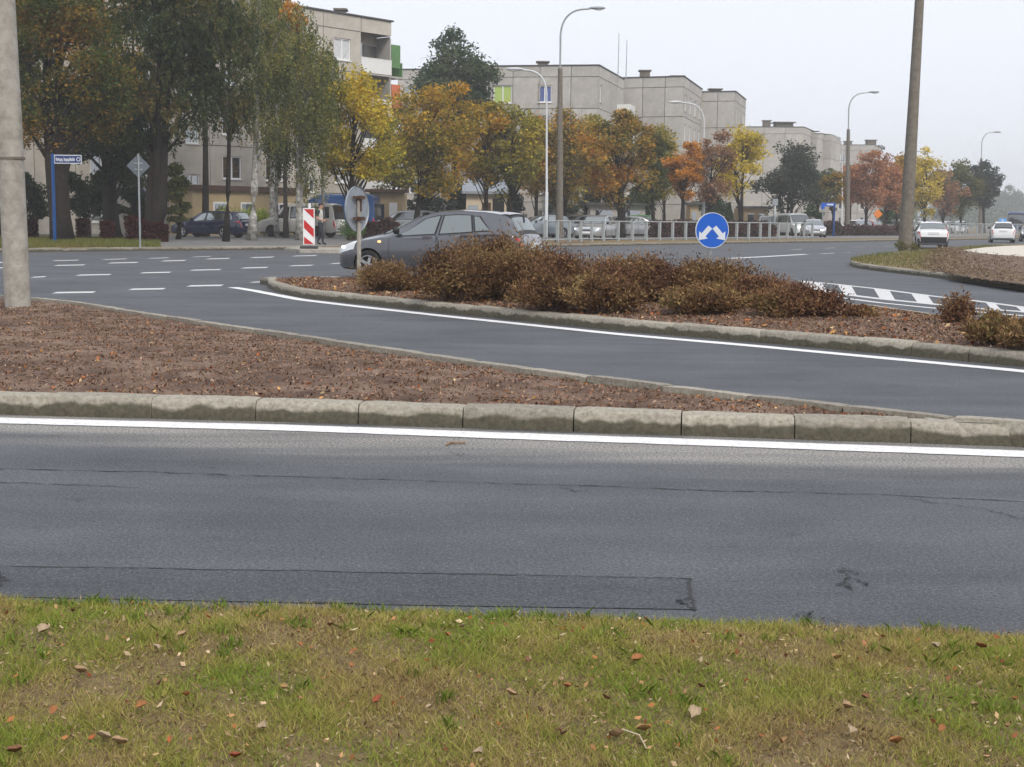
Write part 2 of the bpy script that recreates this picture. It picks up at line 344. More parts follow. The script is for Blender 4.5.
LM = {
 'orange_green': [(.03, .05, .018), (.05, .075, .022), (.085, .095, .025), (.2, .125, .025), (.27, .14, .025)],
 'dark': [(.018, .03, .016), (.03, .05, .022), (.05, .07, .028)],
 'dark_olive': [(.024, .037, .018), (.04, .06, .022), (.075, .085, .03), (.15, .1, .035)],
 'birch': [(.055, .07, .03), (.1, .12, .04), (.16, .165, .05), (.27, .22, .06)],
 'orange': [(.4, .16, .02), (.5, .22, .03), (.45, .26, .05)],
 'yellow_green': [(.13, .14, .03), (.27, .24, .035), (.42, .33, .035), (.52, .34, .035)],
 'yellow_orange': [(.14, .14, .03), (.3, .23, .035), (.48, .29, .035), (.54, .25, .03)],
 'blue_green': [(.025, .05, .032), (.04, .07, .04), (.065, .09, .045), (.1, .11, .05)],
 'olive_yellow': [(.09, .105, .03), (.2, .185, .035), (.38, .28, .035)],
 'olive_orange': [(.08, .095, .03), (.2, .165, .035), (.4, .24, .04), (.46, .19, .03)],
 'green_olive': [(.05, .065, .024), (.09, .1, .03), (.17, .14, .035)],
 'bright_orange': [(.38, .17, .03), (.55, .24, .03), (.6, .28, .04)],
 'rust': [(.16, .09, .05), (.24, .13, .07), (.3, .17, .07)],
 'yellow': [(.26, .23, .035), (.46, .35, .04), (.6, .45, .06)],
 'blue_dark': [(.03, .045, .036), (.045, .06, .045), (.075, .07, .05)],
 'rust_red': [(.2, .1, .06), (.34, .16, .08), (.42, .2, .08)],
 'hedge_red': [(.03, .012, .012), (.07, .02, .02), (.1, .03, .025)],
 'hedge_brown': [(.04, .022, .022), (.08, .045, .04), (.11, .065, .055)],
 'lime': [(.13, .2, .03), (.24, .32, .05), (.34, .38, .07)],
 'shrub_green': [(.05, .11, .03), (.08, .16, .045), (.12, .2, .06)],
 'bush_brown': [(.05, .03, .02), (.13, .07, .036), (.2, .115, .056), (.32, .21, .1), (.21, .175, .065)],
 'bush_purple': [(.05, .029, .022), (.125, .062, .04), (.18, .092, .056), (.28, .165, .08), (.2, .15, .058)],
 'litter': [(.12, .05, .03), (.25, .1, .05), (.38, .13, .05), (.55, .3, .1), (.62, .48, .28)],
 'mulch': [(.06, .034, .023), (.15, .086, .055), (.25, .155, .1), (.36, .26, .19), (.3, .15, .085)],
 'grass': [(.28, .19, .095), (.45, .34, .16), (.42, .36, .12), (.33, .33, .075), (.25, .3, .055), (.22, .32, .05)],
 'grass_far': [(.17, .13, .05), (.12, .13, .04), (.1, .13, .035)],
}
for k, v in LM.items(): v = [tuple(min(.75, x*(1.0 if k in ('grass', 'litter', 'mulch', 'bush_brown', 'bush_purple', 'hedge_red') else 1.35 if k in ('dark', 'dark_olive', 'hedge_brown', 'lime', 'shrub_green') else 1.1 if 'orange' in k and k != 'orange_green' else 1.35)) for x in c) for c in v]; leafmat('leaf_'+k, v, .35 if k not in ('grass', 'litter', 'mulch', 'bush_brown', 'bush_purple') else 2.2 if k == 'grass' else 1.3, .45 if k not in ('litter', 'mulch') else .85, .35 if k not in ('litter', 'mulch', 'bush_brown', 'bush_purple') else .1)

# ------------------------------------------------------------------ ground, roads, islands
structure(MB().add([(-2500, -600, -.06), (2500, -600, -.06), (2500, 3500, -.06), (-2500, 3500, -.06)], [(0, 1, 2, 3)]).build('ground', 'far_ground'))
structure(MB().add([(-140, -60, 0), (420, -60, 0), (420, 420, 0), (-140, 420, 0)], [(0, 1, 2, 3)]).build('road', 'asphalt'))

def lerp_curve(A, n):
    f, T = along(A); return [f(T*i/n)[0] for i in range(n+1)]
def lens(A, B, nu, nv, hf):
    a, b = lerp_curve(A, nu), lerp_curve(B, nu); mb = MB()
    def fn(u, v):
        i = min(int(round(u*nu)), nu); e = min(.5, .1/max((a[i]-b[i]).length, .01)); p = a[i].lerp(b[i], e+(1-2*e)*v); return (p.x, p.y, hf(p.x, p.y, u, v))
    return mb.grid(fn, nu, nv), a, b
def hn(x, y, s=1.0):
    return (math.sin(x*3.1*s+1.3)*math.cos(y*2.7*s+.4)+math.sin(x*7.3*s-y*5.1*s)*.5+math.sin(x*13.7*s+y*17.3*s)*.3)/1.8

# kerb stones: three slightly different castings, shared by all stones
KH = .14
def kerb_mesh(seed, wid=.17):
    r = random.Random(seed); nx = 9; prof = [(0, -.05), (.004, .05), (.01, .108), (.022, .13), (.04, KH), (wid, KH+.004), (wid, -.05)]; mb = MB(); np_ = len(prof); vs = []
    for i in range(nx+1):
        x = -.5+i/nx; e = .005 if i in (0, nx) else 0
        for j, (y, z) in enumerate(prof):
            jj = r.uniform(-.003, .003)
            vs.append((x, y+jj+(e if j < 4 else 0), z+r.uniform(-.002, .002)-(e*.8 if 2 <= j <= 5 else 0)))
    fs = [(i*np_+j, i*np_+(j+1) % np_, (i+1)*np_+(j+1) % np_, (i+1)*np_+j) for i in range(nx) for j in range(np_)]
    fs += [tuple(range(np_)), tuple(range(nx*np_+np_-1, nx*np_-1, -1))]
    return mb.add(vs, fs).mesh('kerb_stone', 'kerb_concrete', smooth=35)
KM = [kerb_mesh(i) for i in range(4)]
def kerb(path, parent, step, seed=1, z=0.0, s0=0, s1=None, gap=.005):
    """single kerb stones along a path; the road is on the right hand side of the path"""
    r = random.Random(seed); f, T = along(path); s = s0; T = s1 or T; last = None
    while s < T-.05:
        ln = min(step*r.uniform(.97, 1.03), T-s); a, b = f(s)[0], f(s+ln)[0]; d = (b-a)
        if d.length < .03: break
        o = link('kerb_stone', r.choice(KM), parent); c = (a+b)/2; ang = math.atan2(d.y, d.x)
        o.location = (c.x, c.y, z+r.uniform(-.006, .004)); o.rotation_euler = (r.uniform(-.02, .02), r.uniform(-.004, .004), ang+r.uniform(-.006, .006))
        o.scale = (d.length-gap*r.uniform(.4, 2.0), 1, 1); s += ln
def kerb_strip(path, parent, z=0.0):
    prof = [(0, -.05), (.004, .05), (.014, .1), (.034, .13), (.06, KH), (.17, KH), (.17, -.05)]; mb = MB(); vs = []; n = len(prof)
    for i, p in enumerate(path):
        d = (path[min(i+1, len(path)-1)]-path[max(i-1, 0)]).normalized(); nrm = Vector((-d.y, d.x, 0))
        vs += [(p.x+nrm.x*y, p.y+nrm.y*y, z+zz) for y, zz in prof]
    fs = [(i*n+j, i*n+j+1, (i+1)*n+j+1, (i+1)*n+j) for i in range(len(path)-1) for j in range(n-1)]
    return mb.add(vs, fs).build('kerb_run', 'kerb_concrete', parent)

# near island (soil wedge between the two roads)
A1 = smoothpath([(-15, 10.6, 0), (-9, 9.62, 0), G(0, 415), G(300, 422.5), G(512, 430), G(760, 438.5), G(1024, 447), (4.6, 7.9, 0), (7, 7.5, 0)], 90, 4)
B1 = smoothpath([(-15, 18.5, 0), (-12, 20.6, 0), v2(G(-40, 296, .12)), v2(G(0, 296.5, .12)), v2(G(35, 299, .12)), v2(G(95, 305, .12)), v2(G(140, 313, .12)), v2(G(270, 332, .12)), v2(G(450, 358.5, .12)), v2(G(600, 379, .12)), v2(G(750, 397, .12)), v2(G(860, 409, .12)), v2(G(1024, 427, .12)), (4.9, 8.05, 0), (7, 7.75, 0)], 120, 3)
def h1(x, y, u, v): return .112+.05*math.sin(math.pi*min(1, v*1.25))*min(1, max(0, (3.2-x)/6))+.022*hn(x, y, 1.6)+.014*hn(y, x, 3.7)
mb, a1, b1 = lens(A1, B1, 150, 40, h1)
isl1 = structure(mb.build('traffic_island', 'soil', smooth=True))
kerb(A1, isl1, .70, 3, s0=5)
kerb(list(reversed(B1)), isl1, .72, 4, z=.012)
tipA, tipB = [p for p in a1 if p.x > 2.5], [p for p in b1 if p.x > 2.5]; tipA, tipB = lerp_curve(tipA, 20), lerp_curve(tipB, 20)
MB().grid(lambda u, v: (lambda p: (p.x, p.y, .136+.006*hn(p.x, p.y, 2)))(tipA[int(round(u*20))].lerp(tipB[int(round(u*20))], .12+.76*v)), 20, 6).build('tip_fill', 'concrete', isl1)
# far island with the bushes
A2 = smoothpath([G(268, 284), G(267, 287), G(274, 291.5), G(300, 297.5), G(350, 303), G(442, 313), G(624, 331.5), G(750, 342), G(880, 353.5), G(1024, 367), (6.2, 10.6, 0), (7.2, 9.0, 0)], 110, 2)
B2 = smoothpath([G(268, 284), v2(G(284, 280, .12)), v2(G(315, 278.5, .12)), v2(G(350, 278, .12)), (-.8, 26.6, 0), (2.2, 25.2, 0), v2(G(868, 306.5, .1)), v2(G(940, 317, .1)), v2(G(1024, 327, .1)), (9.6, 14, 0), (10, 10, 0)], 110, 4)
def h2(x, y, u, v): return .12+.09*math.sin(math.pi*v)*min(1, u*5)+.012*hn(x, y, 1.5)
mb, a2, b2 = lens(A2, B2, 130, 30, h2)
isl2 = structure(mb.build('planted_island', 'soil', smooth=True))
kerb(A2, isl2, .62, 5)
kerb(list(reversed(B2)), isl2, .9, 6)
# right hand island with pole and pale disc
A3 = smoothpath([v2(G(853, 259.5, .12)), G(849, 265), G(856, 268), G(880, 271.5), G(925, 276.5), G(960, 281), G(1024, 291), (12.6, 23.5, 0), (16, 18, 0), (22, 12, 0)], 90, 2)
B3 = smoothpath([v2(G(853, 259.5, .12)), v2(G(872, 256, .12)), v2(G(905, 251, .12)), v2(G(935, 249.3, .12)), v2(G(1007, 244.3, .12)), (48, 95, 0), (70, 100, 0), (90, 90, 0), (95, 60, 0)], 90, 3)
def h3(x, y, u, v): return .13+.35*max(0, math.sin(math.pi*v)*min(1, max(0, u*2.2-.35)))**1.2+.02*hn(x, y, .9)
mb, a3, b3 = lens(A3, B3, 120, 60, h3)
isl3 = structure(mb.build('roundabout_island', 'turf', smooth=True))
kerb(A3, isl3, .8, 8, s1=40); kerb(list(reversed(B3)), isl3, 1.0, 9)
# verge beyond the road, kerb all along
EDGE = smoothpath([(-110, -6, 0), (-60, 17, 0), (-30, 35.5, 0), G(0, 253), G(60, 252.5), G(130, 250.8), G(200, 250), G(270, 249.8), (-6.5, 55.8, 0), (-2, 60, 0), G(600, 246.3), G(660, 245), G(760, 243.3), G(880, 241.5), G(1000, 239.3), (70, 152, 0), (110, 200, 0), (200, 300, 0), (330, 418, 0)], 160, 2)
poly = [(p.x, p.y) for p in EDGE]+[(330, 800), (-420, 800), (-420, -6)]
vg = MB(); vg.add([(x, y, VZ) for x, y in poly], [tuple(range(len(poly)))])
verge = structure(vg.build('far_verge', 'turf'))
fE, TE = along(EDGE)
sK = min(range(0, int(TE*2)), key=lambda i: (fE(i/2)[0]-Vector((-34, 32, 0))).length)/2
sM = min(range(0, int(TE*2)), key=lambda i: (fE(i/2)[0]-Vector((10, 78, 0))).length)/2
kerb(EDGE, verge, .95, 11, z=-.005, s0=sK, s1=sM)
kerb_strip([fE(s)[0] for s in np.arange(sM, TE, 2.0)], verge, -.005)
# car park / service road surfaces on the verge
def sheet(name, pts, z, mat, parent=None):
    o = MB().add([(p[0], p[1], z) for p in pts], [tuple(range(len(pts)))]).build(name, mat, parent); return structure(o) if parent is None else o
sheet('car_park', [(-38, 62), (-17, 61.5), v2(G(150, 246.6, VZ)), v2(G(200, 246.6, VZ)), v2(G(285, 246.2, VZ)), (-6.2, 60), (-3, 68), (2, 76), (12, 88), (30, 108), (50, 135), (47, 139), (26, 122), (-6, 108), (-40, 84)], VZ+.006, 'asphalt_grey')
sheet('footpath', [v2(G(300, 247, VZ)), v2(G(345, 247.5, VZ)), (-3.2, 62), (4, 70.5), (3.4, 71.4), (-4.2, 63.5)], VZ+.012, 'soil_pale')
sheet('paved_disc', [v2(G(963, 252.5, .42)), v2(G(968, 254, .42)), v2(G(980, 256, .42)), v2(G(1000, 258, .42)), v2(G(1030, 260, .42)), (38, 44), (50, 50), (52, 62), v2(G(1030, 247, .42)), v2(G(1005, 248, .42)), v2(G(985, 249.5, .42))], .50, 'sand')
bank = MB()
fa = [v2(G(930, 266.5, .2)), v2(G(955, 273.5, .2)), v2(G(1024, 283, .2)), (17, 24, 0), (26, 20, 0)]; fb = [v2(G(948, 252, .3)), v2(G(968, 255.5, .42)), v2(G(1024, 260, .42)), (30, 42, 0), (42, 40, 0)]
fa, fb = lerp_curve([Vector(p) for p in fa], 70), lerp_curve([Vector(p) for p in fb], 70)
bank.grid(lambda u, v: (lambda p: (p.x, p.y, .17+.34*v+.05*abs(hn(p.x, p.y, 1.4))*math.sin(math.pi*v)))(fa[int(round(u*70))].lerp(fb[int(round(u*70))], v)), 70, 24)
bko = structure(bank.build('soil_bank', 'soil_pale', smooth=True))
# near verge: short grass under the camera
ge = [G(-250, 597), G(0, 603.5), G(250, 611), G(512, 619), G(760, 628), G(1024, 638.5), G(1300, 651)]
edge_f, edge_T = along(ge)
def edge_y(x):
    for p, q in zip(ge, ge[1:]):
        if p.x <= x <= q.x: return p.y+(q.y-p.y)*(x-p.x)/(q.x-p.x)
    return ge[0].y if x < ge[0].x else ge[-1].y
def nvz(x, y): return .012+min(.05, max(0, (edge_y(x)-y))*.12)+.008*hn(x, y, 2.0)
vg = MB(); vg.grid(lambda u, v: (lambda x: (lambda y: (x, y, nvz(x, y)-.02*(v < .01)))(edge_y(x)-v*(edge_y(x)+6)))(-6+12*u), 140, 90)
structure(vg.build('grass_verge', 'turf', smooth=True))

# ------------------------------------------------------------------ road markings, joints and patches (thin sheets)
def ribbon(name, pts, wid, z, mat, wob=0.0, seed=0, wvar=0.0):
    r = random.Random(seed); vs = []
    for i, p in enumerate(pts):
        d = (pts[min(i+1, len(pts)-1)]-pts[max(i-1, 0)]).normalized(); n = Vector((-d.y, d.x, 0)); o = r.uniform(-wob, wob); ww = wid*(1+r.uniform(-wvar, wvar))
        vs += [p+n*(ww/2+o), p-n*(ww/2-o)]
    vs = [(p.x, p.y, z) for p in vs]
    return structure(MB().add(vs, [(2*i, 2*i+1, 2*i+3, 2*i+2) for i in range(len(pts)-1)]).build(name, mat))
ribbon('edge_line', smoothpath([(-12, 9.75, 0), G(0, 421), G(300, 428.5), G(512, 436.5), G(760, 445), G(1024, 454.5), (5, 7.4, 0)], 120, 3), .235, .0045, 'road_paint', .005, 1, .03)
ribbon('edge_line', smoothpath([G(233, 287.5), G(255, 291), G(300, 299.8), G(350, 305.8), G(442, 316), G(624, 335), G(750, 345.8), G(1024, 371.5), (6.4, 9.6, 0)], 120, 2), .21, .0045, 'road_paint', .004, 2, .04)
def mark(x0, x1, y, h, sl=3.0, name='lane_dash'):
    h *= .8; q = [G(x0, y+h/2), G(x1-sl, y+h/2-.6), G(x1, y-h/2-.3), G(x0+sl+2, y-h/2+.3)]
    return structure(MB().add([(p.x, p.y, .005) for p in q], [(0, 1, 2, 3)]).build(name, 'road_paint_worn'))
for a in ((51.8, 96, 292.8, 2.3), (128, 166, 289.4, 2.2), (186, 224, 286, 2.2), (30, 47, 277.3, 1.7), (75, 112, 275.2, 1.7), (139, 172, 272.9, 1.7), (189, 222, 270.2, 1.6), (240, 269, 268, 1.6), (288, 314, 265.8, 1.5), (329, 345, 263.6, 1.5),
          (53, 86, 265.5, 1.5), (107, 139, 263, 1.5), (160, 187, 261, 1.5), (205, 231, 258.9, 1.4), (249, 275, 257.6, 1.4), (291, 318, 256, 1.3), (51, 80, 260.7, 1.2), (101, 128, 259.5, 1.1), (147, 170, 258.3, 1.1), (190, 212, 257, 1.0), (-20, 7, 263, 1.6), (-22, 7, 268.3, 1.6),
          (789, 803, 249.6, 1.0), (818, 836, 253.6, 1.0), (822, 836, 248.3, .9), (840, 852, 252.9, .9), (852, 866, 247.2, .8), (863, 873, 252.2, .9), (880, 894, 246.4, .8)): mark(*a)
mark(249, 268, 282.3, 1.6); mark(303, 340, 277.6, 1.6, name='edge_line')
ribbon('lane_line', [G(730, 258.5), G(760, 257), G(806, 254.3)], .32, .005, 'road_paint')
# ladder hatching right of the island
la = [G(800, 281), G(835, 284.3), G(880, 289.3), G(930, 296), G(975, 301), G(1024, 307.5), G(1090, 317)]
lb = [G(800, 287), G(835, 293.5), G(880, 299), G(930, 304), G(975, 308.5), G(1024, 312), G(1090, 320)]
ribbon('hatch_border', la, .18, .005, 'road_paint_worn'); ribbon('hatch_border', lb, .24, .005, 'road_paint_worn')
lc = [G(800, 290), G(835, 297), G(880, 303), G(930, 308), G(975, 312), G(1024, 316)]
ribbon('hatch_border', lc, .12, .005, 'road_paint')
for (u0, u1) in ((800, 822), (838, 852), (874, 890), (912, 928), (950, 962), (986, 996), (1016, 1024)):
    def on(c, px):
        pxs = [800, 835, 880, 930, 975, 1024, 1090]
        for i in range(len(c)-1):
            if pxs[i] <= px <= pxs[i+1]: return c[i].lerp(c[i+1], (px-pxs[i])/(pxs[i+1]-pxs[i]))
    q = [on(lb, u0+6), on(lb, u1+6) or lb[-1], on(la, u1), on(la, u0)]
    structure(MB().add([(p.x, p.y, .0042) for p in q], [(0, 1, 2, 3)]).build('hatch_bar', 'road_paint_worn'))
# long asphalt joint and cracks
def crackpath(px, n, amp, seed):
    r = random.Random(seed); f, T = along([G(*p) for p in px]); out = []
    o = 0
    for i in range(n+1):
        o = o*.8+r.uniform(-amp, amp); out.append(f(T*i/n)[0]+Vector((r.uniform(-amp, amp)*.5, o, 0)))
    return out
ribbon('asphalt_joint', crackpath([(-60, 468), (150, 472), (420, 481), (700, 490), (900, 496), (1100, 506)], 160, .008, 5), .008, .003, 'crack', .003, 3, .95)
ribbon('asphalt_joint', crackpath([(-40, 481), (60, 485), (140, 488)], 30, .012, 6), .008, .003, 'crack', .002, 4, .7)
pq = [G(-60, 566), G(300, 571.5), G(690, 579.5), G(694, 610), G(400, 605.5), G(-60, 596)]
structure(MB().add([(p.x, p.y, .003) for p in pq], [tuple(range(6))]).build('asphalt_patch', 'asphalt_dark'))
ribbon('asphalt_joint', crackpath([(-60, 566), (300, 571.5), (690, 579.5)], 120, .003, 7), .009, .0045, 'crack', .001, 5, .5)
ribbon('asphalt_joint', crackpath([(689, 579), (690, 596), (694, 611)], 16, .008, 8), .011, .0045, 'crack', .004, 6, .8)
ribbon('asphalt_joint', crackpath([(300, 603), (360, 603.5)], 12, .005, 8), .012, .0045, 'crack', .003, 6, .8)
for i, pts in enumerate((((676, 603), (684, 606), (696, 607)), ((842, 572), (850, 577), (846, 583), (852, 589)), ((798, 617), (806, 620), (840, 625)), ((926, 626), (940, 631)), ((980, 508), (1030, 522)), ((-5, 574), (4, 579), (2, 586)), ((838, 572), (856, 573)), ((844, 588), (853, 590)), ((848, 577), (862, 580), (868, 586)), ((846, 583), (836, 587)), ((560, 487), (575, 492), (590, 491)), ((690, 596), (680, 600), (676, 604)), ((905, 496), (930, 503), (980, 508)), ((200, 474), (215, 478), (240, 477)), ((-5, 579), (10, 584)), ((806, 620), (812, 614)))):
    ribbon('asphalt_crack', crackpath(pts, 18, .02, 20+i), .0055, .0048+.0002*i, 'crack', .005, i, .95)

# ------------------------------------------------------------------ grass and litter
def in_view(P, pad=60, bottom=790):
    d = np.asarray(P)-np.array([0, 0, EYE]); z = d@np.array(fw); x = d@np.array(rt)/z*FPX+512; y = 383.5-d@np.array(up)/z*FPX
    return (z > .3) & (x > -pad) & (x < 1024+pad) & (y < bottom)
g = np.random.default_rng(3)
n = 520000; X = g.uniform(-3.2, 3.2, n); U = g.uniform(0, 1, n); ey = np.array([edge_y(x) for x in np.linspace(-3.2, 3.2, 200)])
EY = np.interp(X, np.linspace(-3.2, 3.2, 200), ey); Y = EY+.03-U*2.2
clump = np.sin(X*5.1+1)*np.cos(Y*6.3)+np.sin(X*11.3-Y*9.1)*.7+np.sin(X*23+Y*19)*.6
big = np.sin(X*1.7+.6)*np.cos(Y*2.9+1.1)+np.sin(X*3.9+Y*2.2)*.6; keep = (g.uniform(-2.6, 1.6, n) < clump+.7+big*.9) & (U > g.uniform(0, .03, n))
X, Y = X[keep], Y[keep]; cl = clump[keep]; Z = np.array([nvz(x, y) for x, y in zip(X, Y)])-.004
P = np.stack([X, Y, Z], 1); k = in_view(P, 120, 860); P, cl = P[k], cl[k]; n = len(P)
hgt = g.uniform(.01, .03, n)*(1+.22*np.clip(cl, -1, 1.6)); lean = g.normal(size=(n, 2))*.8; wd = g.uniform(.001, .0022, n)
ang = g.uniform(0, math.pi, n); sx = np.stack([np.cos(ang)*wd, np.sin(ang)*wd, np.zeros(n)], 1)
tip = P+np.stack([lean[:, 0]*hgt, lean[:, 1]*hgt, hgt], 1); mid = P+np.stack([lean[:, 0]*hgt*.35, lean[:, 1]*hgt*.35, hgt*.6], 1)
V = np.stack([P-sx, P+sx, tip], 1).reshape(-1, 3)
stuff(soup('verge_grass', V, 3, 'leaf_grass'), 'short patchy green and straw coloured grass in the foreground', 'grass')
# taller green tufts
tv = []
for i in range(150):
    x = g.uniform(-2.4, 2.4); y = edge_y(x)-g.uniform(.0, 1.7)**1.0*g.uniform(0, 1); nb = 26
    b = np.stack([x+g.normal(0, .018, nb), y+g.normal(0, .018, nb), np.full(nb, nvz(x, y)-.004)], 1); hh = g.uniform(.02, .045, nb); le = g.normal(size=(nb, 2))*.5
    a_ = g.uniform(0, 3.14, nb); s_ = np.stack([np.cos(a_), np.sin(a_), a_*0], 1)*.0022
    t_ = b+np.stack([le[:, 0]*hh, le[:, 1]*hh, hh], 1); m_ = b+np.stack([le[:, 0]*hh*.35, le[:, 1]*hh*.35, hh*.6], 1)
    tv.append(np.stack([b-s_, b+s_, m_+s_*.7, t_, m_-s_*.7], 1).reshape(-1, 3))
leafmat('leaf_tuft', [(.13, .2, .03), (.2, .28, .045), (.27, .33, .07)], 2, .5, .35)
stuff(soup('grass_tufts', np.concatenate(tv), 5, 'leaf_tuft'), 'brighter green tufts standing up in the foreground grass', 'grass')
# straw and brown crumbs lying in the grass
n = 26000; X = g.uniform(-2.6, 2.6, n); Y = np.interp(X, np.linspace(-3.2, 3.2, 200), ey)-g.uniform(-.02, 1.9, n); Z = np.array([nvz(x, y) for x, y in zip(X, Y)])+g.uniform(.0, .018, n)
leafmat('leaf_straw', [(.08, .045, .025), (.18, .115, .06), (.3, .21, .12), (.42, .33, .21)], 2, .85, .1)
stuff(soup('dry_straw', leaves(np.stack([X, Y, Z], 1), .015, g, 1.5, .28), 4, 'leaf_straw'), 'dry straw and leaf crumbs lying in the foreground grass', 'straw')
n = 750; X = g.uniform(-2.6, 2.6, n); Y = np.interp(X, np.linspace(-3.2, 3.2, 200), ey)-g.uniform(.02, 1.9, n); Z = np.array([nvz(x, y) for x, y in zip(X, Y)])+g.uniform(.012, .026, n)
leafmat('leaf_bits', [(.2, .08, .04), (.42, .18, .07), (.5, .34, .18), (.6, .48, .32), (.38, .12, .05)], 2, .9, .1)
stuff(soup('leaf_bits', leaves(np.stack([X, Y, Z], 1), .019, g, 1.6, .55), 4, 'leaf_bits'), 'small torn bits of fallen leaves scattered in the foreground grass', 'leaf bits')
# single fallen leaves, one mesh per kind of leaf
def leaf_mesh(seed):
    r = random.Random(seed); n = 10; pts = []
    for i in range(n):
        t = 2*math.pi*i/n; rr = 1*(1+r.uniform(-.16, .16)); pts.append((math.cos(t)*.5*rr, math.sin(t)*.34*rr*(1 if math.cos(t) < .5 else .6), .2*math.cos(t)**2+.34*abs(math.sin(t))+r.uniform(-.05, .05)))
    mb = MB(); mb.add([(0, 0, .02)]+pts, [(0, 1+i, 1+(i+1) % n) for i in range(n)]); mb.add([(.48, 0, .1), (.85, .05, .16), (.85, .09, .16), (.48, .03, .1)], [(0, 1, 2, 3)])
    return mb
leafcols = []
for i, c in enumerate(((.42, .28, .16), (.36, .16, .06), (.46, .35, .23), (.32, .085, .04), (.42, .25, .1), (.24, .12, .065))):
    surf('dry_leaf_%d' % i, c, [x*.55 for x in c], 5, .8); leafcols.append(leaf_mesh(i).mesh('fallen_leaf', 'dry_leaf_%d' % i, smooth=True))
spots = [(44, 637, .062, 2), (80, 677, .055, 0), (155, 652, .045, 2), (183, 638, .04, 0), (186, 702, .036, 1), (142, 713, .042, 1), (103, 743, .05, 2), (119, 748, .05, 0), (53, 716, .04, 1), (264, 733, .045, 2), (284, 690, .03, 4), (235, 762, .04, 3), (351, 671, .04, 1),
         (378, 704, .042, 3), (447, 640, .036, 1), (463, 627, .032, 2), (510, 701, .04, 0), (540, 716, .034, 0), (396, 668, .03, 5), (526, 664, .034, 5), (567, 692, .036, 1), (637, 664, .055, 1), (617, 742, .06, 0), (644, 735, .05, 4), (605, 703, .03, 5), (561, 741, .05, 5), (836, 663, .05, 4), (845, 713, .06, 0), (693, 716, .06, 2),
         (781, 748, .05, 4), (850, 736, .05, 2), (897, 748, .05, 1), (935, 649, .05, 2), (981, 650, .045, 3), (864, 703, .04, 5), (941, 735, .035, 1), (1007, 731, .035, 4), (1015, 704, .03, 1), (975, 712, .03, 0), (15, 757, .045, 5), (72, 610, .03, 5), (330, 630, .03, 5), (740, 640, .035, 5), (480, 757, .045, 2), (700, 690, .03, 5), (160, 690, .03, 5), (430, 712, .03, 2), (300, 650, .03, 1)]
for i, (px, py, s, c) in enumerate(spots):
    p = G(px, py, .07); o = link('fallen_leaf', leafcols[c]); o.location = (p.x, p.y, nvz(p.x, p.y)+.018); o.rotation_euler = (g.uniform(-.5, .5), g.uniform(-.5, .5), g.uniform(0, 6.3)); o.scale = (s*.75, s*.75, s*.95)
    tag(o, ('sandy brown', 'orange brown', 'pale cream', 'dark red', 'yellow brown', 'dark brown')[c]+' curled leaf fallen on the short grass in the foreground', 'leaf', ('sandy brown', 'orange brown', 'pale cream', 'dark red', 'yellow brown', 'dark brown')[c]+' leaves on the near grass verge')
sp = MB(); q = G(632, 742, .07); sp.tube([(q.x-.06, q.y+.03, .075), (q.x-.02, q.y+.045, .085), (q.x+.02, q.y+.02, .08), (q.x+.03, q.y-.05, .075)], [.0014, .002, .002, .0015], 6)
surf('straw_pale', (.5, .42, .3), None); tag(sp.build('dry_stalk', 'straw_pale'), 'pale bent dry stalk lying on the foreground grass', 'stalk')
sp = MB(); q = G(455, 446); sp.tube([(q.x-.05, q.y-.02, .008), (q.x-.03, q.y+.05, .012), (q.x+.06, q.y+.055, .012)], [.007, .008, .006], 6); surf('twig_wood', (.3, .2, .12), (.2, .13, .08), 30); tag(sp.build('broken_twig', 'twig_wood'), 'small broken twig lying on the near road', 'twig')

# mulch and litter on the two soil islands
def on_lens(a, b, n, g, hf, vpow=1.0):
    u = g.uniform(0, 1, n); v = g.uniform(.02, .98, n)**vpow; N_ = len(a)-1; aa = np.array([tuple(p) for p in a]); bb = np.array([tuple(p) for p in b]); i = np.clip((u*N_), 0, N_-1e-6); i0 = i.astype(int); f = (i-i0)[:, None]
    A = aa[i0]*(1-f)+aa[i0+1]*f; B = bb[i0]*(1-f)+bb[i0+1]*f; P = A*(1-v[:, None])+B*v[:, None]
    P[:, 2] = [hf(x, y, uu, vv) for x, y, uu, vv in zip(P[:, 0], P[:, 1], u, v)]; wdt = np.linalg.norm(A-B, axis=1)
    ok = (g.uniform(0, 1, n) < wdt/wdt.max()) & in_view(P) & (v*wdt > .19) & ((1-v)*wdt > .19); return P[ok], v[ok]
P, v = on_lens(a1, b1, 150000, g, h1); P = P[P[:, 0] < 2.6]; o = soup('mulch', leaves(P+np.array([0, 0, .004]), .03, g, 2.2, .4), 4, 'leaf_mulch', isl1); o['kind'] = 'stuff'
P, v = on_lens(a1, b1, 4500, g, h1, 4.0); P = P[P[:, 0] < 2.5]; o = soup('leaf_litter', leaves(P+np.array([0, 0, .012]), .036, g, 1.6, .6), 4, 'leaf_litter', isl1); o['kind'] = 'stuff'
P, v = on_lens(a2, b2, 90000, g, h2); o = soup('mulch', leaves(P+np.array([0, 0, .006]), .04, g, 2.2, .4), 4, 'leaf_mulch', isl2); o['kind'] = 'stuff'
P, v = on_lens(a2, b2, 1600, g, h2, 1.5); o = soup('leaf_litter', leaves(P+np.array([0, 0, .016]), .07, g, 1.6, .6), 4, 'leaf_litter', isl2); o['kind'] = 'stuff'
P, v = on_lens(a3, b3, 60000, g, h3); P = P[(P[:, 1] < 75)]
nb = len(P); hh = g.uniform(.05, .16, nb); a_ = g.uniform(0, 3.14, nb); s_ = np.stack([np.cos(a_), np.sin(a_), a_*0], 1)*.012; le = g.normal(size=(nb, 2))*.5
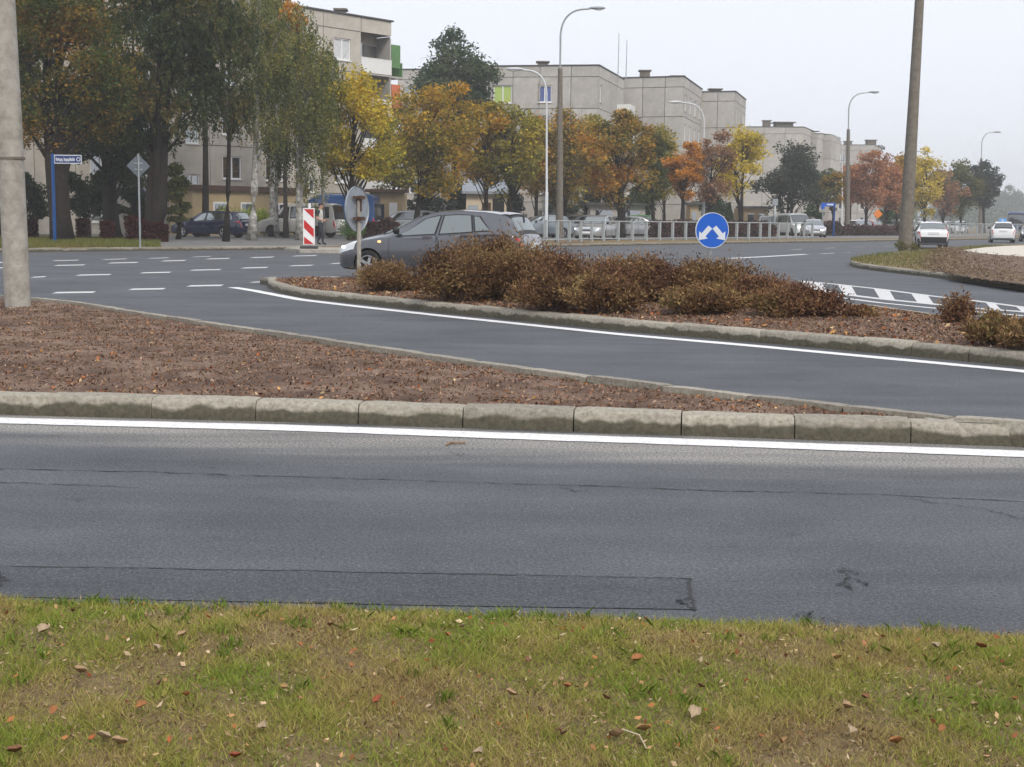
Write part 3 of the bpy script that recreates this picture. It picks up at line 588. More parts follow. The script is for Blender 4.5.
t_ = P+np.stack([le[:, 0]*hh, le[:, 1]*hh, hh], 1); o = soup('island_grass', np.stack([P-s_, P+s_, t_], 1).reshape(-1, 3), 3, 'leaf_grass_far', isl3); o['kind'] = 'stuff'
n = 26000; u = g.uniform(0, 1, n); v = g.uniform(.02, 1.03, n); fav = np.array([tuple(p) for p in fa]); fbv = np.array([tuple(p) for p in fb]); i0 = (u*69.99).astype(int)
P = fav[i0]*(1-v[:, None])+fbv[i0]*v[:, None]; P[:, 0] += g.normal(0, .3, n); P[:, 2] = [.17+.3*max(0, min(1, q))+.05*abs(hn(x, y, 1.4)) for x, y, q in zip(P[:, 0], P[:, 1], v)]
leafmat('leaf_bank', [(.12, .08, .055), (.2, .14, .1), (.28, .21, .15), (.24, .2, .1)], .9, .6, .15)
o = soup('dry_growth', leaves(P+np.array([0, 0, .012]), .075, g, .4, .3, np.tile([[0, 0, 1.0]], (n, 1)), .25), 4, 'leaf_bank', bko); o['kind'] = 'stuff'
# rough grass in front of the left trees
n = 40000; pts = []
px = g.uniform(-20, 200, n); dd = g.uniform(44, 66, n)
P = np.stack([(px-512)/FPX*dd, dd, np.full(n, VZ)], 1)
def beyond(P):
    ex = np.array([p.x for p in EDGE]); eyy = np.array([p.y for p in EDGE]); return P[:, 1] > np.interp(P[:, 0], ex, eyy)+.3
P = P[beyond(P) & ~((px > 160) & (dd > 48))]; nb = len(P); hh = g.uniform(.05, .2, nb); a_ = g.uniform(0, 3.14, nb); s_ = np.stack([np.cos(a_), np.sin(a_), a_*0], 1)*.015; le = g.normal(size=(nb, 2))*.5
t_ = P+np.stack([le[:, 0]*hh, le[:, 1]*hh, hh], 1); stuff(soup('rough_grass', np.stack([P-s_, P+s_, t_], 1).reshape(-1, 3), 3, 'leaf_grass_far'), 'rough grass with fallen leaves under the trees on the left', 'grass')

# ------------------------------------------------------------------ trees, shrubs, hedges
def bez(a, b, c, n): return [a*(1-t)**2+b*2*t*(1-t)+c*t*t for t in [i/n for i in range(n+1)]]
def tree(label, tpx, cpx, hw, top, bot, Y, pal, seed, name='tree', tr=None, nl=5000, ls=.24, bark='bark', droop=0.0, forks=1, basez=VZ, group=None, nclump=None, lean=0.0, tightness=.85, trunkpx=None, low=0.0):
    """tapered trunk with limbs running to leaf clumps; crown given by its outline in the view at distance Y"""
    g = np.random.default_rng(seed); s = Y/FPX; ls *= .78; nl = int(nl*1.5)
    base = AT(tpx, 230, Y); base.z = basez
    ct, cb = AT(cpx, top, Y).z, AT(cpx, bot, Y).z; cx = AT(cpx, (top+bot)/2, Y).x-base.x
    rx = hw*s; ry = rx*.9; cz = (ct+cb)/2-basez; rz = (ct-cb)/2
    t = thing(name, label, 'tree', base, 0, group); tr = tr or max(.09, .016*(ct-basez)+.02)
    nc = nclump or 44
    dirs = unit(g.normal(size=(nc, 3))); rad = g.uniform(.25, 1, nc)**.55; lob = 1+.22*np.sin(dirs[:, 0]*4+seed)*np.cos(dirs[:, 2]*3+seed*.7)+g.normal(0, .07, nc)
    Cn = np.stack([cx+dirs[:, 0]*rad*rx*.84*lob, dirs[:, 1]*rad*ry*.84*lob, cz+dirs[:, 2]*rad*rz*.86*lob], 1)
    # narrower towards the top
    tz = np.clip((Cn[:, 2]-(cz-rz))/(2*rz), 0, 1); shrink = 1-.38*tz**2.0-.22*(1-tz)**3; Cn[:, 0] = cx+(Cn[:, 0]-cx)*shrink; Cn[:, 1] *= shrink
    # wood
    mb = MB(); top_t = Vector((cx*.75+lean, 0, cz+rz*.35)); roots = []
    for f in range(forks):
        off = Vector((g.uniform(-.35, .35)*f, g.uniform(-.3, .3)*f, 0)); bend = Vector((g.uniform(-.25, .25), g.uniform(-.25, .25), 0))*(1+f)
        pts = bez(off, Vector((cx*.2, 0, top_t.z*.5))+bend+off, top_t+Vector((g.uniform(-1, 1)*rx*.35*(f > 0), g.uniform(-.3, .3)*ry, 0)), 9); roots.append(pts)
        rr = tr*(1 if f == 0 else .75); mb.tube(pts, [rr*(1.45 if i == 0 else 1.08-.92*i/9) for i in range(10)], 9)
    for c in Cn[:30]:
        pts = roots[int(g.integers(0, forks))]; c = Vector(c); z0 = max(min(c.z-.6*rx-.3, top_t.z*.93), (cz-rz)*.75, .5); k = min(range(10), key=lambda i: abs(pts[i].z-z0)); st = pts[k]
        md = st.lerp(c, .5)+Vector((g.uniform(-.3, .3), g.uniform(-.3, .3), g.uniform(-.1, .35)*rx*.4)); r0 = tr*.36*(1-.55*k/9)
        mb.tube(bez(st, md, c, 5), [r0*(1-.16*i) for i in range(6)], 5)
        for q in range(2):
            e = c+Vector(g.normal(size=3)*rx*.2); mb.tube([st.lerp(c, .72)*.3+md*.2+c*.5, e], [r0*.35, r0*.1], 4)
    mb.build('trunk', bark, t, smooth=True)
    # leaves
    wts = g.uniform(.5, 1.5, nc); wts /= wts.sum(); idx = g.choice(nc, nl, p=wts)
    cr = (.33*tightness)*(rx*ry*rz)**(1/3)*g.uniform(.65, 1.35, nc)
    off = unit(g.normal(size=(nl, 3)))*(g.uniform(0, 1, nl)**.5)[:, None]*cr[idx][:, None]*np.array([1.05, 1.05, .72]); off += g.normal(size=(nl, 3))*cr[idx][:, None]*.1
    P = Cn[idx]+off; aim = np.zeros((nl, 3))
    if droop:
        ns = nl//14; si = g.choice(nc, ns, p=wts); st = Cn[si]+unit(g.normal(size=(ns, 3)))*cr[si][:, None]*.9; ln = g.uniform(.4, 1.5, ns)*droop
        tt = np.tile(np.linspace(0, 1, 14), ns); sidx = np.repeat(np.arange(ns), 14); m2 = len(tt)
        P[:m2] = st[sidx]+np.stack([g.normal(0, .05, m2), g.normal(0, .05, m2), -tt*ln[sidx]], 1); aim[:, 2] = -1
    P = P[P[:, 2] > .9]
    soup('crown', leaves(P, ls, g, .4, .6, aim[:len(P)], .9 if droop else 0), 4, 'leaf_'+pal, t)
    return t
tree('dark olive tree filling the gap behind the forked black trunk', 138, 135, 46, -70, 170, 74, 'orange_green', 41, tr=.22, nl=7000, ls=.25, nclump=70)
tree('dark green tree behind the slender drooping tree', 205, 205, 50, -80, 135, 76, 'dark_olive', 42, tr=.2, nl=6500, ls=.24, nclump=70, droop=.5)
tree('tall grey green birch between the two white birch trunks', 272, 276, 44, -30, 112, 80, 'birch', 43, name='birch_tree', tr=.16, nl=8000, ls=.22, nclump=50, droop=.8, bark='birch_bark')
tree('yellow green birch at the right edge of the left tree group', 322, 318, 24, 30, 148, 76, 'birch', 44, name='birch_tree', tr=.12, nl=5000, ls=.2, nclump=40, droop=.9, bark='birch_bark')
tree('olive yellow maple between the yellow maple and the orange maple', 392, 394, 30, 92, 206, 90, 'olive_yellow', 45, name='maple_tree', tr=.16, nl=5000, ls=.27)
tree('ochre tree behind the white lamp column', 536, 536, 30, 104, 208, 102, 'olive_orange', 46, name='maple_tree', tr=.16, nl=5000, ls=.3)
tree('ochre green tree behind the broad orange maple', 585, 588, 34, 108, 208, 106, 'olive_yellow', 47, name='maple_tree', tr=.16, nl=5000, ls=.3)
tree('olive tree behind the thin dark trunk', 664, 660, 26, 118, 208, 108, 'olive_yellow', 48, name='maple_tree', tr=.14, nl=4000, ls=.3)
tree('reddish tree close behind the far grey street lamp', 850, 850, 20, 160, 214, 142, 'rust_red', 49, name='maple_tree', tr=.15, nl=3200, ls=.34)
tree('ochre tree seen right beside the leaning concrete pole', 911, 911, 20, 152, 214, 156, 'olive_orange', 60, name='maple_tree', tr=.15, nl=3200, ls=.36)
tree('greyish tree between the dark tree and the far grey lamp', 818, 818, 20, 160, 215, 134, 'blue_green', 61, tr=.15, nl=3200, ls=.34)
TG = 'trees along the far side of the junction'
tree('big tree with orange brown and green leaves beside the blue street sign', 62, 62, 84, -80, 172, 58, 'orange_green', 11, tr=.38, nl=26000, ls=.19, forks=2, nclump=110, tightness=.7)
tree('orange brown tree half hidden behind the thick concrete pole', 2, 2, 60, -60, 165, 66, 'orange_green', 12, tr=.3, nl=12000, ls=.21, nclump=70, tightness=.75)
tree('dark leafy tree with thick trunk between the street sign and diamond sign', 112, 110, 52, 40, 208, 63, 'dark', 13, tr=.4, nl=10000, ls=.24, nclump=44)
tree('tall dark feathery tree with forked black trunk right of the diamond sign', 160, 178, 78, -110, 155, 61, 'dark_olive', 14, tr=.26, nl=17000, ls=.2, forks=3, droop=.5, nclump=60)
tree('slender dark tree with drooping leaves in front of the navy estate car', 226, 228, 36, -40, 130, 62, 'dark_olive', 15, tr=.13, nl=6000, ls=.18, droop=.9, nclump=26)
tree('birch with white mottled trunk in front of the beige van nose', 252, 258, 38, -40, 145, 66, 'birch', 16, name='birch_tree', tr=.2, nl=6500, ls=.17, bark='birch_bark', droop=1.1, nclump=26)
tree('leaning birch beside the red and white barrier board', 300, 304, 44, 6, 175, 68, 'birch', 17, name='birch_tree', tr=.2, nl=9000, ls=.17, bark='birch_bark', droop=1.3, nclump=30, forks=2)
tree('slim dark birch with drooping green curtain of leaves behind the beige van', 277, 278, 22, 60, 192, 74, 'dark_olive', 39, name='birch_tree', tr=.12, nl=4500, ls=.17, bark='birch_bark', droop=.9, nclump=22)
tree('tall slim tree with a bright orange leaf patch at its top', 286, 291, 20, 0, 42, 74, 'orange', 18, tr=.13, nl=1100, ls=.22, nclump=9, bark='bark_grey')
tree('yellow green maple behind the blue van', 352, 358, 64, 60, 196, 70, 'yellow_green', 19, name='maple_tree', tr=.2, nl=10000, ls=.22, nclump=70, tightness=.75)
tree('yellow orange maple behind the grey hatchback roof', 414, 436, 50, 66, 205, 80, 'yellow_orange', 20, name='maple_tree', tr=.2, nl=9000, ls=.24, nclump=60, tightness=.75)
tree('large blue green tree rising between the two apartment blocks', 456, 457, 52, 28, 150, 110, 'blue_green', 21, tr=.4, nl=13000, ls=.36, nclump=60)
tree('orange tinged maple right of the hatchback rear window', 486, 480, 40, 92, 205, 86, 'yellow_orange', 22, name='maple_tree', tr=.18, nl=5000, ls=.28)
tree('olive yellow maple left of the white lamp column', 511, 513, 40, 96, 205, 86, 'olive_yellow', 23, name='maple_tree', tr=.18, nl=5500, ls=.28)
tree('brownish orange tree behind the tall grey street lamp', 566, 558, 48, 92, 208, 96, 'olive_orange', 24, name='maple_tree', tr=.2, nl=6500, ls=.3)
tree('broad orange and green maple behind the pale saloon', 621, 615, 56, 102, 206, 90, 'olive_orange', 25, name='maple_tree', tr=.22, nl=9000, ls=.28, nclump=44, forks=2)
tree('green tree with thin dark trunk left of the bright orange tree', 654, 650, 24, 122, 208, 94, 'green_olive', 26, name='maple_tree', tr=.14, nl=3500, ls=.27, nclump=22)
tree('bright orange maple left of the blue arrow sign', 682, 682, 27, 134, 204, 97, 'bright_orange', 27, name='maple_tree', tr=.2, nl=3600, ls=.26, nclump=30)
tree('rusty brown thinning tree above the blue arrow sign', 708, 713, 31, 124, 212, 101, 'rust', 28, name='maple_tree', tr=.14, nl=2600, ls=.27, nclump=26)
tree('bright yellow green maple right of the blue arrow sign', 741, 742, 34, 120, 198, 104, 'yellow', 29, name='maple_tree', tr=.17, nl=3800, ls=.29, nclump=28, forks=2)
tree('dark blue green tree with several thin trunks behind the railing', 790, 790, 42, 142, 212, 122, 'blue_dark', 30, tr=.2, nl=6500, ls=.32, forks=3)
tree('small olive orange tree beside the blue bus stop frame', 833, 833, 18, 166, 216, 126, 'olive_orange', 31, name='maple_tree', tr=.14, nl=2200, ls=.32, nclump=18)
tree('rusty red tree right of the far grey street lamp', 866, 866, 27, 148, 214, 132, 'rust_red', 32, name='maple_tree', tr=.17, nl=4200, ls=.34)
tree('rust orange tree left of the leaning concrete pole', 884, 886, 26, 156, 214, 138, 'rust_red', 33, name='maple_tree', tr=.17, nl=3200, ls=.34)
tree('yellow orange tree just behind the leaning concrete pole', 897, 899, 18, 148, 214, 146, 'yellow_orange', 34, name='maple_tree', tr=.17, nl=2800, ls=.36)
tree('yellow tree right of the leaning concrete pole', 925, 924, 24, 148, 216, 152, 'yellow', 35, name='maple_tree', tr=.17, nl=3000, ls=.36)
tree('brown olive tree above the white saloon', 943, 944, 23, 164, 216, 160, 'rust', 36, name='maple_tree', tr=.17, nl=2600, ls=.38)
tree('olive tree left of the farthest grey street lamp', 961, 961, 24, 154, 216, 166, 'green_olive', 37, name='maple_tree', tr=.17, nl=3600, ls=.4)
tree('dark green tree behind the farthest grey street lamp', 984, 983, 22, 158, 214, 172, 'blue_dark', 38, tr=.2, nl=4200, ls=.4)
for i, (px, hw, tp, Y, lb) in enumerate(((1004, 26, 186, 640, 'pale misty tree above the distant bus'), (975, 24, 190, 660, 'faint misty tree behind the last dark roadside tree'), (1040, 30, 182, 680, 'faint misty tree at the right picture edge'),
        (905, 26, 152, 420, 'hazy grey green tree rising behind the rust orange trees'), (872, 22, 140, 400, 'hazy tall tree top left of the leaning pole'), (846, 20, 176, 380, 'hazy low tree behind the far grey street lamp'), (950, 26, 172, 440, 'hazy tree behind the yellow tree'))):
    tree(lb, px, px, hw, tp, 222, Y, 'blue_green', 50+i, tr=.25, nl=4500, ls=.0022*Y, nclump=34)
for i, (px, hw, tp, Y, lb, pl) in enumerate(((600, 30, 178, 112, 'dark green shrubby tree low behind the pale saloon', 'blue_green'), (560, 28, 172, 116, 'dark green shrubby tree low behind the tall grey lamp', 'blue_green'), (640, 24, 184, 118, 'dark green shrubby tree low behind the broad maple', 'blue_green'), (425, 24, 182, 98, 'dark low tree behind the yellow orange maple', 'blue_dark'),
        (455, 26, 176, 100, 'dark low tree behind the hatchback roof', 'blue_dark'), (510, 22, 186, 104, 'dark low tree behind the olive yellow maple', 'blue_dark'), (710, 22, 188, 128, 'dark green low tree behind the blue arrow sign', 'blue_green'), (810, 15, 206, 128, 'round bright green shrub behind the railing', 'shrub_green'),
        (895, 26, 204, 150, 'low bright green shrub behind the rust trees', 'shrub_green'), (86, 40, 165, 68, 'dark undergrowth tree behind the street sign trunks', 'dark'), (135, 22, 180, 69, 'dark undergrowth tree behind the diamond sign', 'dark'), (20, 34, 170, 70, 'dark undergrowth tree behind the concrete pole', 'dark'), (178, 16, 160, 66, 'pale green young tree right of the forked dark trunk', 'birch'))):
    tree(lb, px, px, hw, tp, 229 if Y > 80 else 233, Y, pl, 70+i, name='shrub_tree', tr=.1, nl=3000 if hw > 15 else 1600, ls=.26 if Y < 100 else .34, nclump=24)
def shrub(name, label, cat, loc, rx, ry, h, pal, n, ls, seed, nst=30, spread=1.0, group=None, parent=None, upw=.2):
    """many arching stems from one root, small leaves along them"""
    g = np.random.default_rng(seed); t = thing(name, label, cat, loc, 0, group); mb = MB(); tips = []; P = []; A = []
    per = n//nst
    for i in range(nst):
        a = g.uniform(0, 2*math.pi); q = g.uniform(.1, 1)**.6; hh = h*g.uniform(.3, 1.0)**.8*1.08*(1-.45*q*q); r0 = Vector((math.cos(a)*rx*.35*q, math.sin(a)*ry*.35*q, 0))
        e = Vector((math.cos(a)*rx*q, math.sin(a)*ry*q, hh)); pts = bez(r0, r0*1.1+Vector((e.x*.35, e.y*.35, hh*1.1)), e, 6); mb.tube(pts, [.009-.0011*k for k in range(7)], 4, cap=False)
        for z_ in range(3):
            b0 = pts[3+z_]; mb.tube([b0, b0+Vector((g.normal(0, rx*.13), g.normal(0, ry*.13), abs(g.normal(0, h*.13))+h*.04))], [.004, .0018], 3, cap=False)
        tt = g.uniform(.2, 1.05, per)**.7; B = np.array([tuple(p) for p in pts]); ii = np.clip(tt*6, 0, 5.999); i0 = ii.astype(int); f = (ii-i0)[:, None]; S = B[i0]*(1-f)+B[i0+1]*f
        fan = g.normal(size=(per, 3))*np.array([rx, ry, h*.8])*.125*(.4+tt[:, None]); S = S+fan; P.append(S); A.append(unit(fan+np.array([0, 0, .05]))+np.array([0, 0, upw]))
    P = np.concatenate(P); A = np.concatenate(A); k = P[:, 2] > .01; mb.build('stems', 'twig', t)
    soup('foliage', leaves(P[k], ls, g, .3, .33, unit(A)[k], 1.6), 4, 'leaf_'+pal, t); return t
BG = 'brown autumn bushes on the planted island'
B = [(385, 290, 26, 33, 'bush_brown', 'small brown bush at the left end of the island beside the grey sign pole'), (456, 299, 38, 60, 'bush_brown', 'tall golden brown bush in front of the grey car doors'), (490, 296, 42, 72, 'bush_brown', 'tallest golden brown bush hiding the grey car rear wheel'), (530, 300, 44, 66, 'bush_brown', 'brown bush in front of the grey car tail lamp'),
     (580, 303, 46, 62, 'bush_purple', 'dark brown bush below the parked pale saloon'), (625, 302, 44, 58, 'bush_brown', 'ochre brown bush midway along the island'), (668, 303, 46, 58, 'bush_purple', 'purplish brown bush left of the blue arrow sign'), (716, 306, 44, 56, 'bush_brown', 'rusty brown bush below the blue arrow sign'), (700, 314, 34, 38, 'bush_brown', 'low olive brown bush at the kerb below the blue arrow sign'),
     (758, 310, 36, 44, 'bush_purple', 'loose rusty bush right of the blue arrow sign'), (795, 318, 42, 42, 'bush_purple', 'low twiggy brown bush at the right end of the bush row'), (600, 311, 36, 42, 'bush_brown', 'low pale brown bush with bare stems at the kerb'), (550, 308, 34, 38, 'bush_brown', 'low olive brown bush at the kerb below the car rear'), (860, 319, 14, 16, 'bush_purple', 'tiny brown bush between the bush row and the small dark bush'),
     (957, 326, 18, 42, 'bush_purple', 'small dark spiky bush near the right end of the island'), (993, 342, 24, 40, 'bush_brown', 'small rusty brown bush near the right picture edge'), (1028, 347, 24, 34, 'bush_brown', 'brown bush cut off by the right picture edge'), (422, 290, 18, 12, 'bush_brown', 'low straggly brown bush below the grey car door')]
for i, (px, py, hw, hp, pal, lb) in enumerate(B):
    p = G(px, py, .17); s = p.y/FPX
    shrub('brown_bush', lb, 'bush', (p.x, p.y, .16), hw*s*1.12, hw*s*.9, hp*s*(.8 if px < 560 else .74), pal, (3500+int(hw*hp*6.5)) if px != 957 else 2200, .05, 100+i, nst=30+hw if px != 957 else 40, group=BG)
def hedge(label, p0, p1, wid, h, pal, n, ls, seed, name='hedge', z=VZ):
    g = np.random.default_rng(seed); p0, p1 = Vector(p0), Vector(p1); d = p1-p0; nrm = Vector((-d.y, d.x, 0)).normalized(); t = thing(name, label, 'hedge', (p0.x, p0.y, z))
    u = g.uniform(0, 1, n); q = g.uniform(-1, 1, n); zz = g.uniform(0, 1, n)**.7; ln = d.length; bump = .86+.14*np.sin(u*ln*2.3+seed)+.08*np.sin(u*ln*5.7)
    P = np.stack([d.x*u+nrm.x*q*wid/2*bump, d.y*u+nrm.y*q*wid/2*bump, zz*h*bump], 1); mb = MB()
    for i in range(max(4, int(ln*2.5))):
        a = g.uniform(0, 1); b = Vector((d.x*a, d.y*a, 0)); mb.tube([b, b+Vector((g.uniform(-.2, .2), g.uniform(-.2, .2), h*.85))], [.018, .006], 4, cap=False)
    mb.build('stems', 'twig', t); soup('foliage', leaves(P, ls, g, .3, .6), 4, 'leaf_'+pal, t); return t
def hp(px, Y): p = AT(px, 232, Y); return (p.x, p.y, 0)
hedge('dark red clipped hedge behind the diamond sign pole', hp(128, 59), hp(166, 60), 1.0, 1.05, 'hedge_red', 5000, .12, 1)
hedge('short dark red hedge between the two thick left trunks', hp(78, 62), hp(89, 62), .9, .95, 'hedge_red', 2200, .12, 2)
hedge('short dark red hedge right of the second thick trunk', hp(102, 61), hp(113, 61), .9, 1.0, 'hedge_red', 2200, .12, 3)
hedge('dark red hedge left of the street sign tree', hp(28, 61), hp(36, 61), .9, 1.2, 'hedge_red', 2200, .12, 4)
hedge('dark brown hedge behind the grey car', hp(363, 72), hp(400, 72), 1.0, 1.1, 'hedge_brown', 4500, .13, 5)
hedge('long dark brown hedge behind the pedestrian railing', hp(654, 88), hp(772, 101), 1.2, 1.2, 'hedge_brown', 16000, .18, 6)
hedge('dark brown hedge below the tall grey street lamp', hp(528, 92), hp(572, 92), 1.2, 1.2, 'hedge_brown', 5000, .18, 7)
hedge('dark brown hedge right of the blue bus stop frame', hp(813, 118), hp(836, 120), 1.4, 1.25, 'hedge_brown', 4500, .18, 8)
hedge('long dark brown hedge in front of the distant parked cars', hp(838, 122), hp(910, 132), 1.4, .95, 'hedge_brown', 8000, .2, 9)
for i, (px, w_, h_) in enumerate(((197, 20, 1.5), (222, 20, 1.7), (246, 18, 1.6), (268, 14, 1.5))):
    p = AT(px, 230, 82); shrub('lime_bush', ['lime green bush behind the navy estate car bonnet', 'lime green bush behind the navy estate car roof', 'lime green bush behind the navy estate car tail', 'lime green bush behind the beige van nose'][i], 'bush', (p.x, p.y, VZ), w_*82/FPX, 1.0, h_, 'lime', 2600, .16, 200+i, nst=30, group='lime bushes by the annex')
p = AT(403, 232, 66); shrub('green_bush', 'small dark green bush beside the sign back at the car bonnet', 'bush', (AT(353, 232, 68).x, 68, VZ), .7, .6, 1.1, 'shrub_green', 1500, .13, 210)
for i, px in enumerate((718, 729)):
    g2 = np.random.default_rng(300+i); p = AT(px, 222, 118); t = thing('conifer', ['left cone shaped dark conifer behind the arrow sign', 'right cone shaped dark conifer behind the arrow sign'][i], 'conifer', (p.x, 118, VZ), group='two cone shaped conifers')
    u = g2.uniform(0, 1, 1500)**1.4; a = g2.uniform(0, 6.28, 1500); rr = (1-u)*.85*g2.uniform(.5, 1, 1500)
    MB().tube([(0, 0, 0), (0, 0, 2.6)], [.09, .02], 6).build('trunk', 'bark', t); soup('crown', leaves(np.stack([np.cos(a)*rr, np.sin(a)*rr, .2+u*2.6], 1), .22, g2, .2, .5), 4, 'leaf_dark', t)

# ------------------------------------------------------------------ vehicles
def table(pts, Ln, sig):
    xs = np.linspace(0, Ln, 600); p = np.array(pts); y = np.interp(xs, p[:, 0], p[:, 1]); k = int(max(1, sig/Ln*600)); ker = np.exp(-.5*(np.arange(-3*k, 3*k+1)/k)**2); ker /= ker.sum()
    yp = np.concatenate([2*y[0]-y[1:3*k+1][::-1], y, 2*y[-1]-y[-3*k-1:-1][::-1]]); return xs, np.convolve(yp, ker, 'valid')
class Loft:
    def __init__(s, sp):
        s.L = sp['L']; s.T = {k: table(sp[k], s.L, sp.get('sig', .035) if k in ('top', 'belt') else .03) for k in ('top', 'belt', 'bot', 'w', 'wt')}; s.rr = sp.get('roofr', .07)
    def val(s, k, x): return float(np.interp(x, *s.T[k]))
    def sec(s, x):
        zb, zs, zt, w, wt = (s.val(k, x) for k in ('bot', 'belt', 'top', 'w', 'wt')); h = max(zs-zb, .02); gh = max(zt-zs, .012); e = min(s.rr, gh*.45); wt = min(wt, w*.97)
        return np.array([(0, zb), (.86*w, zb), (.965*w, zb+.14*h), (w, zb+.5*h), (.985*w, zs-.1*h), (.955*w, zs), (wt, zt-e), (wt*.93, zt-e*.28), (wt*.5, zt), (0, zt+.008)])
    def S(s, x, v, side=1):
        x = min(max(x, 0), s.L); q = s.sec(x); v = min(max(v, 0), 8.9999); i = int(v); f = v-i
        if i in (0, 5): p = q[i]*(1-f)+q[i+1]*f
        else:
            a, b, c, d = q[max(i-1, 0)], q[i], q[i+1], q[min(i+2, 9)]
            p = .5*((2*b)+(c-a)*f+(2*a-5*b+4*c-d)*f*f+(3*b-a-3*c+d)*f**3)
        return Vector((x-s.L/2, p[0]*side, p[1]))
    def off(s, x, v, side, o):
        h = .012; du = s.S(x+h, v, side)-s.S(x-h, v, side); dv = s.S(x, v+.03, side)-s.S(x, v-.03, side); n = du.cross(dv)
        if n.length < 1e-9: n = Vector((0, side, 0))
        n.normalize(); p = s.S(x, v, side); c = Vector((p.x, 0, .75))
        if n.dot(p-c) < 0: n = -n
        return p+n*o
    def patch(s, mb, xb0, xb1, xt0, xt1, v0, v1, o, side=1, nx=10, nv=5, mi=0):
        return mb.grid(lambda a, b: s.off((xb0+(xb1-xb0)*a)*(1-b)+(xt0+(xt1-xt0)*a)*b, v0+(v1-v0)*b, side, o), nx, nv, mi)
    def across(s, mb, x0, x1, ve0, ve1, o, nx=8, nv=14, mi=0):
        def fn(a, b):
            x = x0+(x1-x0)*a; ve = ve0+(ve1-ve0)*a; t = 2*b-1; return s.off(x, 9-abs(t)*(9-ve), 1 if t >= 0 else -1, o)
        return mb.grid(fn, nx, nv, mi)
    def body(s, arches, paint, under):
        Ln = s.L; xs = np.unique(np.concatenate([np.linspace(0, .12, 7), np.linspace(.12, .5, 8), np.linspace(.5, Ln-.5, 40), np.linspace(Ln-.5, Ln-.12, 9), np.linspace(Ln-.12, Ln, 7)]))
        vv = [0, .6, 1, 1.3, 1.6, 2, 2.5, 3, 3.5, 4, 4.3, 4.6, 4.85, 5, 5.25, 5.5, 5.75, 6, 6.3, 6.6, 7, 7.5, 8, 8.5, 9]; loop = [(v, 1) for v in vv]+[(v, -1) for v in vv[::-1][1:-1]]; n = len(loop); vs = [s.S(x, v, sd) for x in xs for v, sd in loop]
        fs = [(i*n+j, i*n+(j+1) % n, (i+1)*n+(j+1) % n, (i+1)*n+j) for i in range(len(xs)-1) for j in range(n)]+[tuple(range(n)), tuple(range((len(xs)-1)*n+n-1, (len(xs)-1)*n-1, -1))]
        me = MB().add(vs, fs).mesh('body', [paint, under], smooth=40); ob = link('body', me)
        if arches:
            cm = MB()
            for ax, r, wd in arches:
                for sd in (-1, 1):
                    pr = [(0.001, sd*(wd-.26)), (r, sd*(wd-.26)), (r, sd*(wd+.3)), (.001, sd*(wd+.3))]; cm.lathe(pr, 32, 'y', 0, (ax-Ln/2, 0, r-.04))
            cme = cm.mesh('cut', [under]); bm = bmesh.new(); bm.from_mesh(cme); bmesh.ops.remove_doubles(bm, verts=bm.verts, dist=.0015); bmesh.ops.recalc_face_normals(bm, faces=bm.faces); bm.to_mesh(cme); bm.free(); co = link('cut', cme)
            md = ob.modifiers.new('b', 'BOOLEAN'); md.operation = 'DIFFERENCE'; md.object = co; md.solver = 'EXACT'
            try: md.material_mode = 'TRANSFER'
            except Exception: pass
            dg = bpy.context.evaluated_depsgraph_get(); nm = bpy.data.meshes.new_from_object(ob.evaluated_get(dg)); bpy.data.objects.remove(co)
            if len(nm.polygons) > 500:
                ob.modifiers.clear(); ob.data = nm
                try: nm.set_sharp_from_angle(angle=R(40))
                except Exception: pass
            else: ob.modifiers.clear()
        return ob
WH = {}
def wheel_meshes(r, spokes, style):
    k = (r, spokes, style)
    if k not in WH:
        ty = MB().lathe([(r*.64, -.09), (r*.9, -.1), (r*.985, -.075), (r, -.03), (r, .03), (r*.985, .075), (r*.9, .1), (r*.64, .09)], 28)
        rm = MB().lathe([(r*.66, .085), (r*.64, .092), (r*.6, .085), (r*.56, .03), (.001, .03)], 28, mi=1); rm.lathe([(r*.68, .07), (r*.67, .096), (r*.6, .094), (r*.585, .07)], 28); rm.lathe([(.001, .082), (r*.14, .08), (r*.17, .05)], 14)
        for i in range(spokes):
            a = 2*math.pi*i/spokes; c, s_ = math.cos(a), math.sin(a); wd = r*(.1 if style else .16)
            q = [(r*.1, -wd), (r*.62, -wd*.9), (r*.62, wd*.9), (r*.1, wd)]; vs = [(x*c-y*s_, .082, x*s_+y*c) for x, y in q]+[(x*c-y*s_, .05, x*s_+y*c) for x, y in q]
            rm.add(vs, [(0, 1, 2, 3), (0, 4, 5, 1), (2, 6, 7, 3), (1, 5, 6, 2)])
        WH[k] = (ty.mesh('tyre', 'tyre', smooth=45), rm.mesh('rim', ['alloy' if style < 2 else 'plastic_grey', 'black_trim'], smooth=30))
    return WH[k]
def ellipsoid(mb, c, r, nu=10, nv=8, mi=0):
    return mb.grid(lambda a, b: (c[0]+r[0]*math.sin(math.pi*b)*math.cos(2*math.pi*a), c[1]+r[1]*math.sin(math.pi*b)*math.sin(2*math.pi*a), c[2]+r[2]*math.cos(math.pi*b)), nu, nv, mi)
